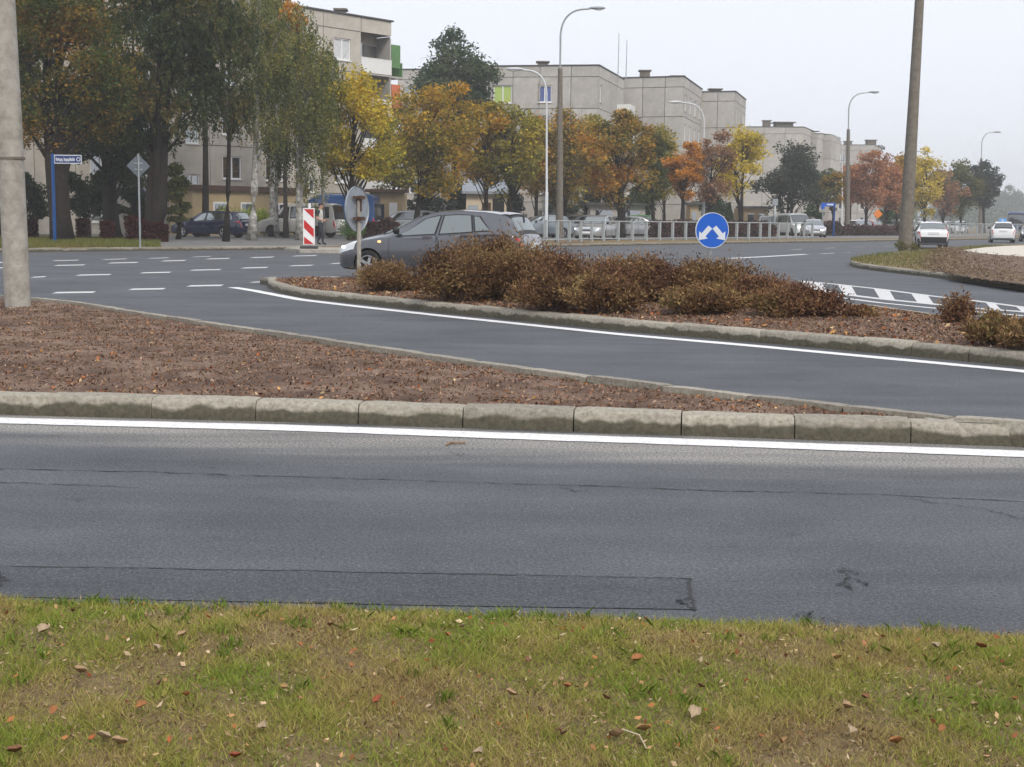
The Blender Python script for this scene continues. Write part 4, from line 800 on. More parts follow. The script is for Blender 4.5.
def car(name, label, cat, sp, loc, rz, paint, glass='car_glass', lit=False, group=None, tail='lamp_red', doors=True, rim=1, spokes=5, trim='black_trim', pl_front=True):
    lf = Loft(sp); Ln = sp['L']; t = thing(name, label, cat, loc, rz, group); xf, xr, wr = sp['wheels']; W = max(p[1] for p in sp['w'])
    b = lf.body([(xf, wr+.045, W), (xr, wr+.045, W)], paint, 'black_trim'); b.parent = t
    wid = MB(); lf.patch(wid, .18, xf-wr-.07, .2, xf-wr-.07, .9, 1.7, .003, 1, 6, 3); lf.patch(wid, .18, xf-wr-.07, .2, xf-wr-.07, .9, 1.7, .003, -1, 6, 3)
    for sd in (1, -1): lf.patch(wid, xf+wr+.07, xr-wr-.07, xf+wr+.07, xr-wr-.07, .9, 1.75, .004, sd, 12, 3)
    wid.build('sill', trim, t)
    ty, rm = wheel_meshes(wr, spokes, rim)
    for ax in (xf, xr):
        for sd in (-1, 1):
            wo_ = bpy.data.objects.new('wheel', None); C.objects.link(wo_); wo_.parent = t; wo_.location = (ax-Ln/2, sd*(W-.115), wr-.002); wo_.rotation_euler = (0, random.uniform(0, 6), 0) if sd > 0 else (0, random.uniform(0, 6), math.pi)
            wo_.empty_display_size = .1; link('tyre', ty, wo_); link('rim', rm, wo_)
    # glazing
    for sd in (-1, 1):
        for k, (a0, a1, c0, c1, t0, t1) in enumerate(sp['win']):
            fr = MB(); lf.patch(fr, a0-.035, a1+.035, c0-.035, c1+.035, 5+t0-.05, 5+t1+.045, .004, sd, 12, 5); f_ = fr.build('window', 'black_trim', t, smooth=True)
            gl = MB(); lf.patch(gl, a0, a1, c0, c1, 5+t0, 5+t1, .008, sd, 12, 5); gl.build('pane', glass, f_, smooth=True)
        if doors:
            for d0, d1 in sp['doors']:
                dm = MB(); lf.patch(dm, d0+.012, d1-.012, d0+.012, d1-.012, 1.75, 4.97, .006, sd, 10, 12); do = dm.build('door', paint, t, smooth=True)
                se = MB(); lf.patch(se, d0, d1, d0, d1, 1.7, 5.0, .003, sd, 10, 12); se.build('door_seam', 'black_trim', do, smooth=True)
                hx = d1-.2; p = lf.off(hx, 4.62, sd, .02); MB().box((p.x, p.y, p.z), (.2, .035, .035)).build('handle', paint if paint != 'paint_beige' else 'black_trim', do)
        # lamps
        hl = MB(); h0, h1, hv0, hv1 = sp['head']; lf.patch(hl, h0, h1*.8, h0+.04, h1, hv0, hv1, .007, sd, 8, 4); hlo = hl.build('headlight', 'lamp_clear', t, smooth=True)
        if lit:
            p = lf.off(h0+(h1-h0)*.28, (hv0+hv1)/2, sd, .015); e = MB(); ellipsoid(e, (p.x+.02, p.y-sd*.0, p.z), (.05, .03, .035)); e.build('lamp_glow', 'headlight_lit', hlo, smooth=True)
        tl = MB(); a0, a1, tv0, tv1 = sp['tail']; lf.patch(tl, a0, Ln-.004, a1, Ln-.004, tv0, tv1, .008, sd, 8, 4); tl.build('tail_light', tail, t, smooth=True)
        mx_ = sp['mirror']; p = lf.off(mx_, 5.15, sd, .1); e = MB(); ellipsoid(e, (p.x, p.y, p.z+.03), (.07, .1, .075)); e.tube([(p.x, p.y-sd*.13, p.z-.03), (p.x, p.y, p.z)], .02, 6); e.build('mirror', trim if sp.get('mir_black', True) else paint, t, smooth=True)
    x0, x1, e0, e1 = sp['screen']; f = MB(); lf.across(f, x0-.02, x1+.02, e0-.1, e1-.1, .004); fo = f.build('windscreen', 'black_trim', t, smooth=True); gl = MB(); lf.across(gl, x0+.03, x1-.03, e0+.1, e1+.1, .009); gl.build('pane', glass, fo, smooth=True)
    x0, x1, e0, e1 = sp['rear']; f = MB(); lf.across(f, x0-.02, x1+.02, e0-.1, e1-.1, .004); fo = f.build('rear_window', 'black_trim', t, smooth=True); gl = MB(); lf.across(gl, x0+.03, x1-.03, e0+.15, e1+.15, .009); gl.build('pane', sp.get('rglass', glass), fo, smooth=True)
    zb = lf.val('bot', Ln)
    bp = MB()
    for sd in (-1, 1): lf.patch(bp, Ln-.3, Ln, Ln-.3, Ln, 1.0, sp.get('bump', 2.2), .006, sd, 8, 4); lf.patch(bp, 0, .16, 0, .16, 1.0, 2.0, .006, sd, 8, 4)
    zr = sp.get('rbz', (.36, .56)); bp.box((Ln/2-.03, 0, sum(zr)/2), (.1, 2*lf.val('w', Ln)*.96, zr[1]-zr[0])); bp.box((-Ln/2+.03, 0, .42), (.07, 2*lf.val('w', 0)*.9, .14)); bp.build('bumper', sp.get('bumpmat', paint), t)
    gr = MB(); gr.box((-Ln/2+.012, 0, sp.get('grz', .58)), (.05, 2*lf.val('w', 0)*.62, .08)); gr.build('grille', 'black_trim', t)
    MB().box((Ln/2-sp.get('pxo', .0), 0, sp['plz']), (.04, .52, .11)).build('number_plate', 'plate', t)
    if pl_front: MB().box((-Ln/2-.012, 0, .44), (.03, .52, .11)).build('number_plate', 'plate', t)
    return t, lf
HATCH = dict(L=4.22, roofr=.075, top=[(0, .56), (.03, .66), (.12, .735), (.45, .86), (.95, .965), (1.12, 1.0), (1.9, 1.38), (2.3, 1.485), (2.75, 1.515), (3.3, 1.49), (3.78, 1.425), (3.86, 1.38), (4.08, 1.03), (4.17, .9), (4.21, .72), (4.22, .58)],
    belt=[(0, .52), (.08, .66), (.45, .8), (1.1, .91), (2.5, .97), (3.5, 1.05), (3.95, 1.02), (4.15, .86), (4.22, .54)], bot=[(0, .3), (.12, .22), (.6, .19), (3.6, .19), (4.05, .25), (4.22, .36)],
    w=[(0, .5), (.05, .62), (.2, .76), (.6, .85), (1.2, .88), (3.3, .88), (3.85, .85), (4.1, .79), (4.22, .7)], wt=[(0, .4), (.5, .62), (1.1, .72), (1.8, .62), (2.4, .6), (3.5, .57), (3.85, .57), (4.1, .66), (4.22, .6)],
    wheels=(.82, 3.42, .315), win=[(1.42, 2.3, 2.05, 2.36, .08, .9), (2.42, 3.12, 2.46, 3.02, .08, .9), (3.2, 3.5, 3.1, 3.2, .1, .86)], doors=[(1.3, 2.36), (2.38, 3.2)], head=(.05, .6, 3.55, 5.15), tail=(4.0, 4.06, 4.3, 5.2), mirror=1.48, screen=(1.14, 1.92, 6.1, 6.5), rear=(3.84, 4.07, 6.4, 6.4), plz=.78, pxo=.03, bump=2.0)
ESTATE = dict(L=4.67, roofr=.07, top=[(0, .55), (.04, .66), (.3, .76), (1.0, .9), (1.2, .94), (2.0, 1.36), (2.4, 1.44), (3.0, 1.46), (4.1, 1.42), (4.25, 1.38), (4.52, .98), (4.62, .88), (4.67, .6)],
    belt=[(0, .52), (.2, .68), (1.2, .86), (3.0, .92), (4.3, .95), (4.6, .84), (4.67, .55)], bot=[(0, .3), (.2, .2), (4.4, .2), (4.67, .34)], w=[(0, .55), (.08, .68), (.4, .83), (1.2, .87), (3.8, .87), (4.4, .83), (4.67, .72)], wt=[(0, .45), (1.1, .72), (2.0, .62), (4.1, .6), (4.5, .64), (4.67, .62)],
    wheels=(.9, 3.6, .31), win=[(1.5, 2.35, 2.12, 2.42, .08, .9), (2.46, 3.2, 2.5, 3.2, .08, .9), (3.3, 4.15, 3.3, 3.98, .08, .88)], doors=[(1.35, 2.4), (2.42, 3.3)], head=(.05, .5, 4.2, 5.2), tail=(4.36, 4.42, 4.0, 5.2), mirror=1.55, screen=(1.22, 2.02, 6.1, 6.5), rear=(4.24, 4.52, 6.4, 6.4), plz=.72, pxo=.02)
SALOON = dict(L=4.68, roofr=.07, top=[(0, .55), (.04, .67), (.3, .77), (1.05, .91), (1.25, .95), (2.0, 1.36), (2.4, 1.45), (2.9, 1.46), (3.4, 1.39), (4.0, 1.07), (4.2, 1.03), (4.55, 1.0), (4.64, .9), (4.68, .6)],
    belt=[(0, .52), (.2, .69), (1.2, .87), (3.0, .92), (4.1, .96), (4.5, .93), (4.64, .82), (4.68, .55)], bot=[(0, .3), (.2, .2), (4.4, .2), (4.68, .34)], w=[(0, .55), (.08, .69), (.4, .83), (1.2, .87), (3.8, .87), (4.4, .83), (4.68, .72)], wt=[(0, .45), (1.1, .72), (2.0, .62), (3.3, .58), (4.0, .7), (4.5, .72), (4.68, .65)],
    wheels=(.9, 3.6, .31), win=[(1.52, 2.35, 2.12, 2.42, .08, .9), (2.46, 3.3, 2.5, 3.1, .08, .9)], doors=[(1.35, 2.4), (2.42, 3.3)], head=(.04, .42, 4.1, 5.3), tail=(4.35, 4.4, 4.0, 5.1), mirror=1.55, screen=(1.27, 2.02, 6.1, 6.5), rear=(3.42, 3.98, 6.5, 6.2), plz=.74, pxo=.02)
def scaled(sp, sx, sz, sy=1.0):
    o = dict(sp); o['L'] = sp['L']*sx
    for k in ('top', 'belt', 'bot'): o[k] = [(x*sx, z*sz) for x, z in sp[k]]
    for k in ('w', 'wt'): o[k] = [(x*sx, y*sy) for x, y in sp[k]]
    o['win'] = [(a*sx, b*sx, c*sx, d*sx, e, f) for a, b, c, d, e, f in sp['win']]; o['doors'] = [(a*sx, b*sx) for a, b in sp['doors']]; o['head'] = (sp['head'][0]*sx, sp['head'][1]*sx)+sp['head'][2:]
    o['tail'] = (sp['tail'][0]*sx, sp['tail'][1]*sx)+sp['tail'][2:]; o['mirror'] = sp['mirror']*sx; o['wheels'] = (sp['wheels'][0]*sx, sp['wheels'][1]*sx, sp['wheels'][2]); o['plz'] = sp['plz']*sz
    o['screen'] = (sp['screen'][0]*sx, sp['screen'][1]*sx)+sp['screen'][2:]; o['rear'] = (sp['rear'][0]*sx, sp['rear'][1]*sx)+sp['rear'][2:]; return o
VAN = dict(L=4.79, roofr=.11, sig=.045, top=[(0, .62), (.03, .82), (.15, .95), (.7, 1.08), (.9, 1.14), (1.65, 1.8), (2.0, 1.91), (2.6, 1.94), (4.4, 1.92), (4.62, 1.86), (4.74, 1.2), (4.78, .95), (4.79, .6)],
    belt=[(0, .6), (.1, .82), (.8, 1.0), (1.4, 1.06), (4.5, 1.1), (4.72, 1.05), (4.79, .55)], bot=[(0, .32), (.15, .24), (4.5, .26), (4.79, .36)], w=[(0, .68), (.08, .8), (.4, .9), (1.2, .92), (4.3, .92), (4.65, .88), (4.79, .84)], wt=[(0, .5), (.8, .8), (1.7, .74), (2.2, .76), (4.4, .76), (4.79, .78)],
    wheels=(.95, 3.85, .32), win=[(1.15, 1.95, 1.7, 1.98, .06, .84), (2.12, 3.2, 2.12, 3.2, .06, .84), (3.32, 4.4, 3.32, 4.36, .06, .84)], doors=[(1.1, 2.05), (2.1, 3.25)], head=(.03, .35, 4.0, 5.2), tail=(4.66, 4.68, 3.0, 4.9), mirror=1.35, screen=(.92, 1.68, 6.1, 6.4), rear=(4.6, 4.73, 6.3, 5.9), plz=.95, pxo=.02, grz=.72)
BIGVAN = dict(L=5.9, roofr=.14, sig=.05, top=[(0, .7), (.05, .95), (.3, 1.1), (.9, 1.3), (1.75, 2.25), (2.2, 2.5), (2.8, 2.56), (5.6, 2.55), (5.8, 2.45), (5.88, 1.4), (5.9, .7)],
    belt=[(0, .65), (.15, .92), (.9, 1.15), (1.5, 1.25), (5.6, 1.3), (5.85, 1.2), (5.9, .65)], bot=[(0, .36), (.2, .3), (5.6, .32), (5.9, .42)], w=[(0, .75), (.1, .86), (.5, .95), (1.2, .98), (5.5, .98), (5.8, .95), (5.9, .92)], wt=[(0, .6), (.9, .85), (1.8, .82), (2.4, .86), (5.6, .86), (5.9, .86)],
    wheels=(1.0, 4.5, .34), win=[(1.3, 2.1, 1.8, 2.12, .04, .62)], doors=[(1.2, 2.2), (2.3, 3.5)], head=(.04, .4, 4.0, 5.0), tail=(5.76, 5.78, 2.6, 4.8), mirror=1.5, screen=(.95, 1.75, 6.1, 6.4), rear=(5.84, 5.87, 7.0, 7.0), plz=.95, pxo=.02, grz=.75)
def spot(px, py, z=0.0): p = G(px, py, z); return p
# grey hatchback turning in front
AU = (R(-19)); fwp = G(369, 279.6); dirv = Vector((-math.cos(AU), -math.sin(AU), 0)); left = Vector((-dirv.y, dirv.x, 0))
ctr = fwp-dirv*(HATCH['L']/2-.82)-left*.88
AUR = scaled(HATCH, 1.03, 1.0)
hb, lf = car('grey_hatchback', 'dark grey five door hatchback driving left behind the brown bushes', 'car', AUR, (ctr.x, ctr.y, 0), AU, 'paint_grey', 'car_glass_pale', lit=True, spokes=5)
sp_ = MB(); lf.across(sp_, 3.74, 3.93, 6.9, 6.9, .03); sp_.build('roof_spoiler', 'paint_grey', hb, smooth=True)
wpp = lf.off(4.06, 8.9, 1, .02); MB().tube([(wpp.x, .05, wpp.z), (wpp.x-.12, .35, wpp.z+.17)], .014, 5).build('rear_wiper', 'black_trim', hb)
pa = lf.off(2.2, 8.9, 1, 0); MB().tube([(pa.x+.9, 0, 1.49), (pa.x+1.05, 0, 1.66)], [.006, .003], 5).build('aerial', 'black_trim', hb)
for sd in (-1, 1):
    p = lf.off(1.12, 3.9, sd, .01); e = MB(); ellipsoid(e, p, (.045, .015, .025)); e.build('side_indicator', 'amber_lit', hb, smooth=True)
    p = lf.off(1.25, 2.7, sd, .0)
# parked and passing vehicles
p = AT(212, 237, 73); car('navy_estate', 'dark navy estate car parked behind the slender tree', 'car', scaled(ESTATE, .93, .98), (p.x, 73, VZ), R(-17), 'paint_navy', 'car_glass', doors=True)
p = AT(300, 237, 77); car('beige_van', 'pale beige passenger van parked behind the birches', 'van', VAN, (p.x, 77.5, VZ), R(-14), 'paint_beige', 'car_glass_dark', rim=2)
p = AT(330, 237, 83); car('blue_van', 'large dark blue panel van parked behind the beige van', 'van', BIGVAN, (p.x, 84, VZ), R(-8), 'paint_blue', 'car_glass_dark', rim=2)
p = AT(404, 230, 82); car('dark_people_carrier', 'dark people carrier parked beyond the grey hatchback bonnet', 'car', scaled(ESTATE, .98, 1.12), (p.x, 82, VZ), R(-6), 'paint_silver', 'car_glass_dark')
p = AT(597, 240, 81.5); car('pale_saloon', 'silver white saloon with lit headlamps behind the railing', 'car', SALOON, (p.x, 81.5, VZ), R(70), 'paint_silver', 'car_glass_pale', lit=True)
p = AT(540, 234, 88); car('parked_hatchback', 'silver blue parked hatchback left of the white lamp column', 'car', scaled(HATCH, .95, .98), (p.x, 88, VZ), R(20), 'paint_ltblue', 'car_glass')
p = AT(576, 232, 92); car('parked_hatchback', 'pale parked car half hidden behind the silver white saloon', 'car', scaled(HATCH, .95, 1.0), (p.x, 92, VZ), R(30), 'paint_silver', 'car_glass')
p = AT(640, 232, 92); car('parked_estate', 'silver parked estate car right of the silver white saloon', 'car', scaled(ESTATE, .95, 1.0), (p.x, 92, VZ), R(172), 'paint_silver', 'car_glass')
p = AT(655, 232, 99); car('green_hatchback', 'bright green parked car roof behind the thin dark trunk', 'car', scaled(HATCH, .9, 1.05), (p.x, 103, VZ), R(170), 'green_panel', 'car_glass_dark')
sm = scaled(SALOON, .9, .97, .96); sm.update(bumpmat='black_trim', bump=2.9, rbz=(.3, .62), rglass='car_glass_pale', plz=.82)
p = G(925, 249); car('white_saloon', 'white saloon with black bumper driving away past the leaning pole', 'car', sm, (AT(929, 245, 73.5).x, 73.5, 0), R(-101), 'paint_white', 'car_glass_pale', rim=2)
wh = scaled(HATCH, .95, 1.0, .98); wh.update(rglass='car_glass_dark', plz=.85)
p = G(1000, 243); wt_, lf2 = car('white_hatchback', 'white hatchback with blue roof sign driving away on the right', 'car', wh, (AT(1001.5, 240, 99).x, 99, 0), R(-107), 'paint_white', 'car_glass_dark')
sg = MB().box((.15, 0, 1.63), (.14, .5, .22)).build('roof_sign', 'roof_sign', wt_)
MB().box((.225, -.04, 1.63), (.02, .05, .16)).box((.225, .03, 1.575), (.021, .12, .045)).build('letter', 'sign_white', sg)
p = G(1026, 241.5); car('oncoming_car', 'dark oncoming car with lit headlamps at the right picture edge', 'car', HATCH, (p.x+.4, p.y, 0), R(72), 'paint_dark', 'car_glass_dark', lit=True)
BUS = dict(L=11.5, roofr=.2, sig=.05, top=[(0, .9), (.05, 1.6), (.25, 2.9), (.5, 3.05), (11.2, 3.05), (11.45, 2.8), (11.5, 1)], belt=[(0, .8), (.1, 1.15), (11.4, 1.2), (11.5, .8)], bot=[(0, .4), (11.5, .45)], w=[(0, 1.1), (.2, 1.24), (11.3, 1.25), (11.5, 1.15)], wt=[(0, 1.0), (.3, 1.12), (11.5, 1.12)],
    wheels=(2.6, 8.4, .48), win=[(.7+1.5*i, 2.1+1.5*i, .7+1.5*i, 2.1+1.5*i, .05, .85) for i in range(7)], doors=[(.6, 2.0), (5, 6.4)], head=(.02, .12, 3.5, 4.3), tail=(11.4, 11.42, 2.6, 4.2), mirror=.4, screen=(.05, .24, 6.0, 6.4), rear=(11.42, 11.46, 6.5, 6.3), plz=.8, grz=.8)
p = AT(1016, 230, 190); car('blue_bus', 'dark blue bus coming along the road at the right edge', 'bus', BUS, (p.x+2.5, 196, 0), R(66), 'paint_blue', 'car_glass_dark', rim=2)
# distant parked row beyond the right hand hedge
WL = ['white car roof at the left end of the distant parked row', 'silver parked car second in the distant row above the hedge', 'red parked car in the distant row above the hedge', 'white parked car left of the yellow orange tree trunk', 'silver parked car just left of the leaning pole', 'white parked car right of the leaning pole trunk line', 'white parked car behind the white saloon roof', 'red parked car right of the white saloon', 'white parked car near the dark roadside trees', 'silver parked car at the right end of the distant row']
pc = ['paint_white', 'paint_silver', 'paint_red', 'paint_white', 'paint_silver', 'paint_white', 'paint_white', 'paint_red', 'paint_white', 'paint_silver']
for i in range(10):
    px = 850+i*12.2; Y = 140+i*3.2; p = AT(px, 230, Y)
    car('distant_car', WL[i], 'car', scaled(HATCH if i % 2 else ESTATE, .95, 1.0), (p.x, Y, VZ), R(75+20*(i % 3)), pc[i], 'car_glass', doors=False, group='distant parked cars')
p = AT(781, 232, 124); car('white_minibus', 'white minibus parked behind the railing left of the blue frame', 'van', scaled(VAN, .85, .9), (p.x, 124, VZ), R(160), 'paint_white', 'car_glass_dark', rim=2)
p = AT(800, 232, 114); car('white_panel_van', 'white panel van parked beside the minibus behind the railing', 'van', scaled(VAN, 1.0, 1.0), (p.x, 116, VZ), R(100), 'paint_white', 'car_glass_dark', rim=2)
p = AT(809, 234, 110); car('small_parked_car', 'small silver parked car at the right end of the railing', 'car', scaled(HATCH, .85, .95), (p.x, 108.5, VZ), R(85), 'paint_silver', 'car_glass_pale', doors=False)

# ------------------------------------------------------------------ buildings
PC = {}
def panel_mesh(w_, h_, hole, mat):
    k = (round(w_, 3), round(h_, 3), hole, mat)
    if k not in PC:
        mb = MB(); t = .1
        if not hole: mb.box((0, 0, 0), (w_, t, h_))
        else:
            hx, hz, hw, hh = hole; o = [(-w_/2, -h_/2), (w_/2, -h_/2), (w_/2, h_/2), (-w_/2, h_/2)]; i = [(hx-hw/2, hz-hh/2), (hx+hw/2, hz-hh/2), (hx+hw/2, hz+hh/2), (hx-hw/2, hz+hh/2)]
            vs = [(x, -t/2, z) for x, z in o]+[(x, -t/2, z) for x, z in i]+[(x, t/2+.1, z) for x, z in o]+[(x, t/2+.1, z) for x, z in i]; fs = []
            for a in range(4):
                b = (a+1) % 4; fs += [(a, b, 4+b, 4+a), (8+a, 12+a, 12+b, 8+b), (a, 8+a, 8+b, b), (4+a, 4+b, 12+b, 12+a)]
            mb.add(vs, fs)
        PC[k] = mb.mesh('panel', mat)
    return PC[k]
def window_mesh(w_, h_, double):
    k = ('win', round(w_, 2), round(h_, 2), double)
    if k not in PC:
        mb = MB(); f = .09; d = .08
        for c, s in (((0, 0, h_/2-f/2), (w_, d, f)), ((0, 0, -h_/2+f/2), (w_, d, f)), ((-w_/2+f/2, 0, 0), (f, d, h_-2*f)), ((w_/2-f/2, 0, 0), (f, d, h_-2*f))): mb.box(c, s)
        if double: mb.box((0, .002, 0), (f*1.2, d, h_-2*f))
        mb.box((0, -.08, -h_/2-.03), (w_+.12, .2, .05)); PC[k] = mb.mesh('window', 'pvc')
    return PC[k]
def pane_mesh(w_, h_, mat):
    k = ('pane', round(w_, 2), round(h_, 2), mat)
    if k not in PC: PC[k] = MB().box((0, .03, 0), (w_-.1, .02, h_-.1)).mesh('pane', mat)
    return PC[k]
def facade(bld, p0, p1, z0, sh, storeys, widths, wins=None, mat='panel', parapet=.9, sq=random.Random(4), skip=()):
    """precast panels storey by storey along p0 -> p1 (seen from the right hand side), windows set into openings"""
    p0, p1 = Vector((p0[0], p0[1], 0)), Vector((p1[0], p1[1], 0)); d = (p1-p0); ln = d.length; d.normalize(); ang = math.atan2(d.y, d.x); tot = sum(widths); x = 0; j = .05
    for bi, wd in enumerate(widths):
        wd = wd*ln/tot; cx = x+wd/2; x += wd
        for s in range(storeys+1):
            if (bi, s) in skip: continue
            h_ = sh if s < storeys else parapet
            if h_ < .15: continue
            zc = z0+s*sh+h_/2; wn = (wins or {}).get((bi, s)) or ((wins or {}).get((bi, '*')) if s < storeys else None); hole = None
            if wn: hole = (wn[0], wn[1], wn[2], wn[3])
            o = link('panel', panel_mesh(wd-j, h_-j, hole, mat), bld); q = p0+d*cx; o.location = (q.x, q.y, zc); o.rotation_euler = (0, 0, ang)
            if wn:
                nrm = Vector((d.y, -d.x, 0)); c = q+d*wn[0]-nrm*.06; wo_ = link('window', window_mesh(wn[2], wn[3], wn[2] > .9), bld); wo_.location = (c.x, c.y, zc+wn[1]); wo_.rotation_euler = (0, 0, ang)
                gm = wn[4] if len(wn) > 4 else sq.choice(['house_glass', 'house_glass', 'house_glass', 'curtain']); link('pane', pane_mesh(wn[2], wn[3], gm), wo_)
def core(bld, poly, z0, z1, mat='joint', inset=.0):
    MB().prism(poly, z0, z1).build('wall', mat, bld); cx = sum(p[0] for p in poly)/len(poly); cy = sum(p[1] for p in poly)/len(poly)
def block(label, f0, f1, depth, ztop, storeys, fw_, sw_, fwin=None, swin=None, z0=VZ, roofbits=(), mat='panel', cat='building', sidedir=None):
    """block with front face f0->f1 (towards the viewer) and right hand side face going back"""
    b = thing('apartment_block', label, cat); f0, f1 = Vector((f0[0], f0[1], 0)), Vector((f1[0], f1[1], 0)); d = (f1-f0).normalized(); bk = Vector((-d.y, d.x, 0)) if sidedir is None else Vector((sidedir[0], sidedir[1], 0)).normalized()
    sh = (ztop-z0-.9)/storeys; s1 = f1+bk*depth; s0 = f0+bk*depth; nin = .16; e = d*nin
    i0, i1, j1, j0 = f0+e+bk*nin, f1-e+bk*nin, s1-e, s0+e
    core(b, [(i0.x, i0.y), (i1.x, i1.y), (j1.x, j1.y), (j0.x, j0.y)], z0-.1, ztop-.12)
    facade(b, f0+d*.0, f1, z0, sh, storeys, fw_, fwin, mat); facade(b, f1+bk*.06, s1, z0, sh, storeys, sw_, swin, mat); facade(b, s0, f0+bk*.06, z0, sh, storeys, [1]*max(1, int(depth/4)), None, mat)
    rf = MB().prism([((p.x), (p.y)) for p in (f0-e*.6-bk*.1, f1+e*.6-bk*.1, s1+e*.6, s0-e*.6)], ztop, ztop+.1).build('roof', 'roof_felt', b)
    for (u, v, w_, h_) in roofbits:
        q = f0.lerp(f1, u)+bk*depth*v; MB().box((q.x, q.y, ztop+.16+h_/2), (w_, w_, h_)).box((q.x, q.y, ztop+.16+h_+.05), (w_*1.3, w_*1.3, .1)).build('chimney', 'concrete_dark', rf)
    return b, sh
# left block: long facade running away to the right, loggias at its end
q1 = AT(391, 100, 97); dl = Vector((.652, .758, 0)).normalized(); pR = Vector((q1.x, 97, 0)); LEN = 31; pL = pR-dl*LEN; zt = AT(391, 22, 97).z; bk = Vector((-dl.y, dl.x, 0)); nrm = -bk
lb = thing('apartment_block', 'beige panel apartment block with white loggias behind the left trees', 'building'); st = 5; sh = (zt-VZ-1.0)/st; pW = pR-dl*2.9
core(lb, [((pL+bk*.16).x, (pL+bk*.16).y), ((pW+bk*.16).x, (pW+bk*.16).y), ((pW+bk*1.45).x, (pW+bk*1.45).y), ((pR+bk*1.45).x, (pR+bk*1.45).y), ((pR+bk*11-dl*.1).x, (pR+bk*11-dl*.1).y), ((pL+bk*11).x, (pL+bk*11).y)], VZ-.1, zt-.1, 'panel_warm')
fwid = [3.2, 2.4, 3.2, 3.2, 2.4, 3.2, 3.2, 2.4, 3.2]; wn = {}
for i, wd in enumerate(fwid):
    if i in (1, 4, 7):
        for s in range(st): wn[(i, s)] = (0, -.9 if s else .3, 1.0, .9)
    else: wn[(i, '*')] = (0, .05, 1.5, 1.45)
facade(lb, pL, pW, VZ, sh, st, fwid, wn, 'panel_warm', parapet=1.0)
facade(lb, pR+bk*.1, pR+bk*11, VZ, sh, st, [3.6, 3.6, 3.6], {(1, '*'): (0, 0, 1.2, 1.4)}, 'panel_warm', parapet=1.0)
facade(lb, pW, pR, VZ, sh, st, [1], None, 'panel_warm', parapet=1.0, skip=[(0, s) for s in range(st)])
aL = math.atan2(dl.y, dl.x); mid = (pW+pR)/2
for s in range(st):
    z = VZ+s*sh; bal = MB().box((0, .72, 0), (2.86, 1.5, .14)).build('balcony', 'panel', lb, (mid.x, mid.y, z+.02), aL)
    MB().box((0, -.03, .55), (2.9, .07, .98)).box((0, -.03, 1.06), (2.94, .1, .05)).build('parapet', 'balcony_white', bal)
    MB().box((-.5, 1.38, 1.2), (.9, .06, 2.1)).build('balcony_door', 'house_glass', bal); MB().box((.7, 1.38, 1.45), (1.2, .06, 1.3)).build('balcony_window', 'house_glass', bal)
    MB().box((1.4, .7, 1.3), (.1, 1.4, sh-.2)).build('side_screen', 'panel', bal)
for s, mt_ in ((4, 'green_panel'), (3, 'orange_panel'), (2, 'balcony_white')):
    z = VZ+s*sh; q = pR+bk*1.6+dl*.75; bo = MB().box((0, 0, 0), (1.3, 2.6, .14)).build('end_balcony', 'panel', lb, (q.x, q.y, z+.02), aL); MB().box((0, -1.3, 1.45), (.85, .06, 1.6)).build('side_panel', mt_, bo); MB().box((.64, 0, .55), (.06, 2.6, 1.0)).build('front_panel', mt_, bo)
rf = MB().prism([(p.x, p.y) for p in (pL-bk*.15, pR-bk*.15+dl*.15, pR+bk*11.1+dl*.15, pL+bk*11.1)], zt, zt+.1).build('roof', 'roof_felt', lb)
for u, v in ((2.0, 3), (9, 2.5), (16, 3)):
    q = pR-dl*u+bk*v; MB().box((q.x, q.y, zt+.5), (.7, .7, .6)).box((q.x, q.y, zt+.85), (.95, .95, .12)).build('chimney', 'concrete_dark', rf)
# flat roofed annex in front of it
an = thing('shop_annex', 'low yellow annex with dark flat roof edge in front of the left block', 'building'); a0, a1 = Vector((AT(193, 228, 80).x, 80, 0)), Vector((AT(306, 228, 87).x, 87, 0)); h_ = 2.75
def local_box(o, name, p, q, dep, z0, z1, mat, parent):
    d = (q-p); ln = d.length; c = (p+q)/2; ang = math.atan2(d.y, d.x); return MB().box((0, dep/2, 0), (ln, dep, z1-z0)).build(name, mat, parent, (c.x, c.y, (z0+z1)/2), ang)
local_box(an, 'wall', a0, a1, 2.2, 0, h_, 'render_yellow', an); du = (a1-a0).normalized(); nb = Vector((du.y, -du.x, 0))
local_box(an, 'roof', a0-du*.2+nb*.2, a1+du*.2+nb*.2, 2.5, h_, h_+.32, 'rust', an)
for k in (1.5, 3.6, 6.6, 9.2):
    q = a0+du*k+nb*.02; w2 = local_box(an, 'window', q, q+du*1.1, .1, 1.2, 2.1, 'pvc', an); w2.location.x += nb.x*.03; w2.location.y += nb.y*.03
    q = q+nb*.05; local_box(an, 'pane', q+du*.1, q+du*1.0, .04, 1.3, 2.0, 'house_glass', an)
# garden wall/garage seen between the left trunks
gq = thing('garage', 'low cream garage glimpsed between the left tree trunks', 'building'); a0, a1 = Vector(tuple(AT(18, 228, 79))), Vector(tuple(AT(150, 228, 82))); a0.z = a1.z = 0; du = (a1-a0).normalized(); nb = Vector((du.y, -du.x, 0))
local_box(gq, 'wall', a0, a1, 3, 0, 2.6, 'render_cream', gq); local_box(gq, 'roof', a0+nb*.2, a1+nb*.2, 3.4, 2.6, 2.8, 'roof_felt', gq)
for k in (1.6, 4.8): q = a0+du*k+nb*.05; local_box(gq, 'garage_door', q, q+du*2.2, .08, .05, 2.1, 'balcony_white' if k < 2 else 'render_yellow', gq)
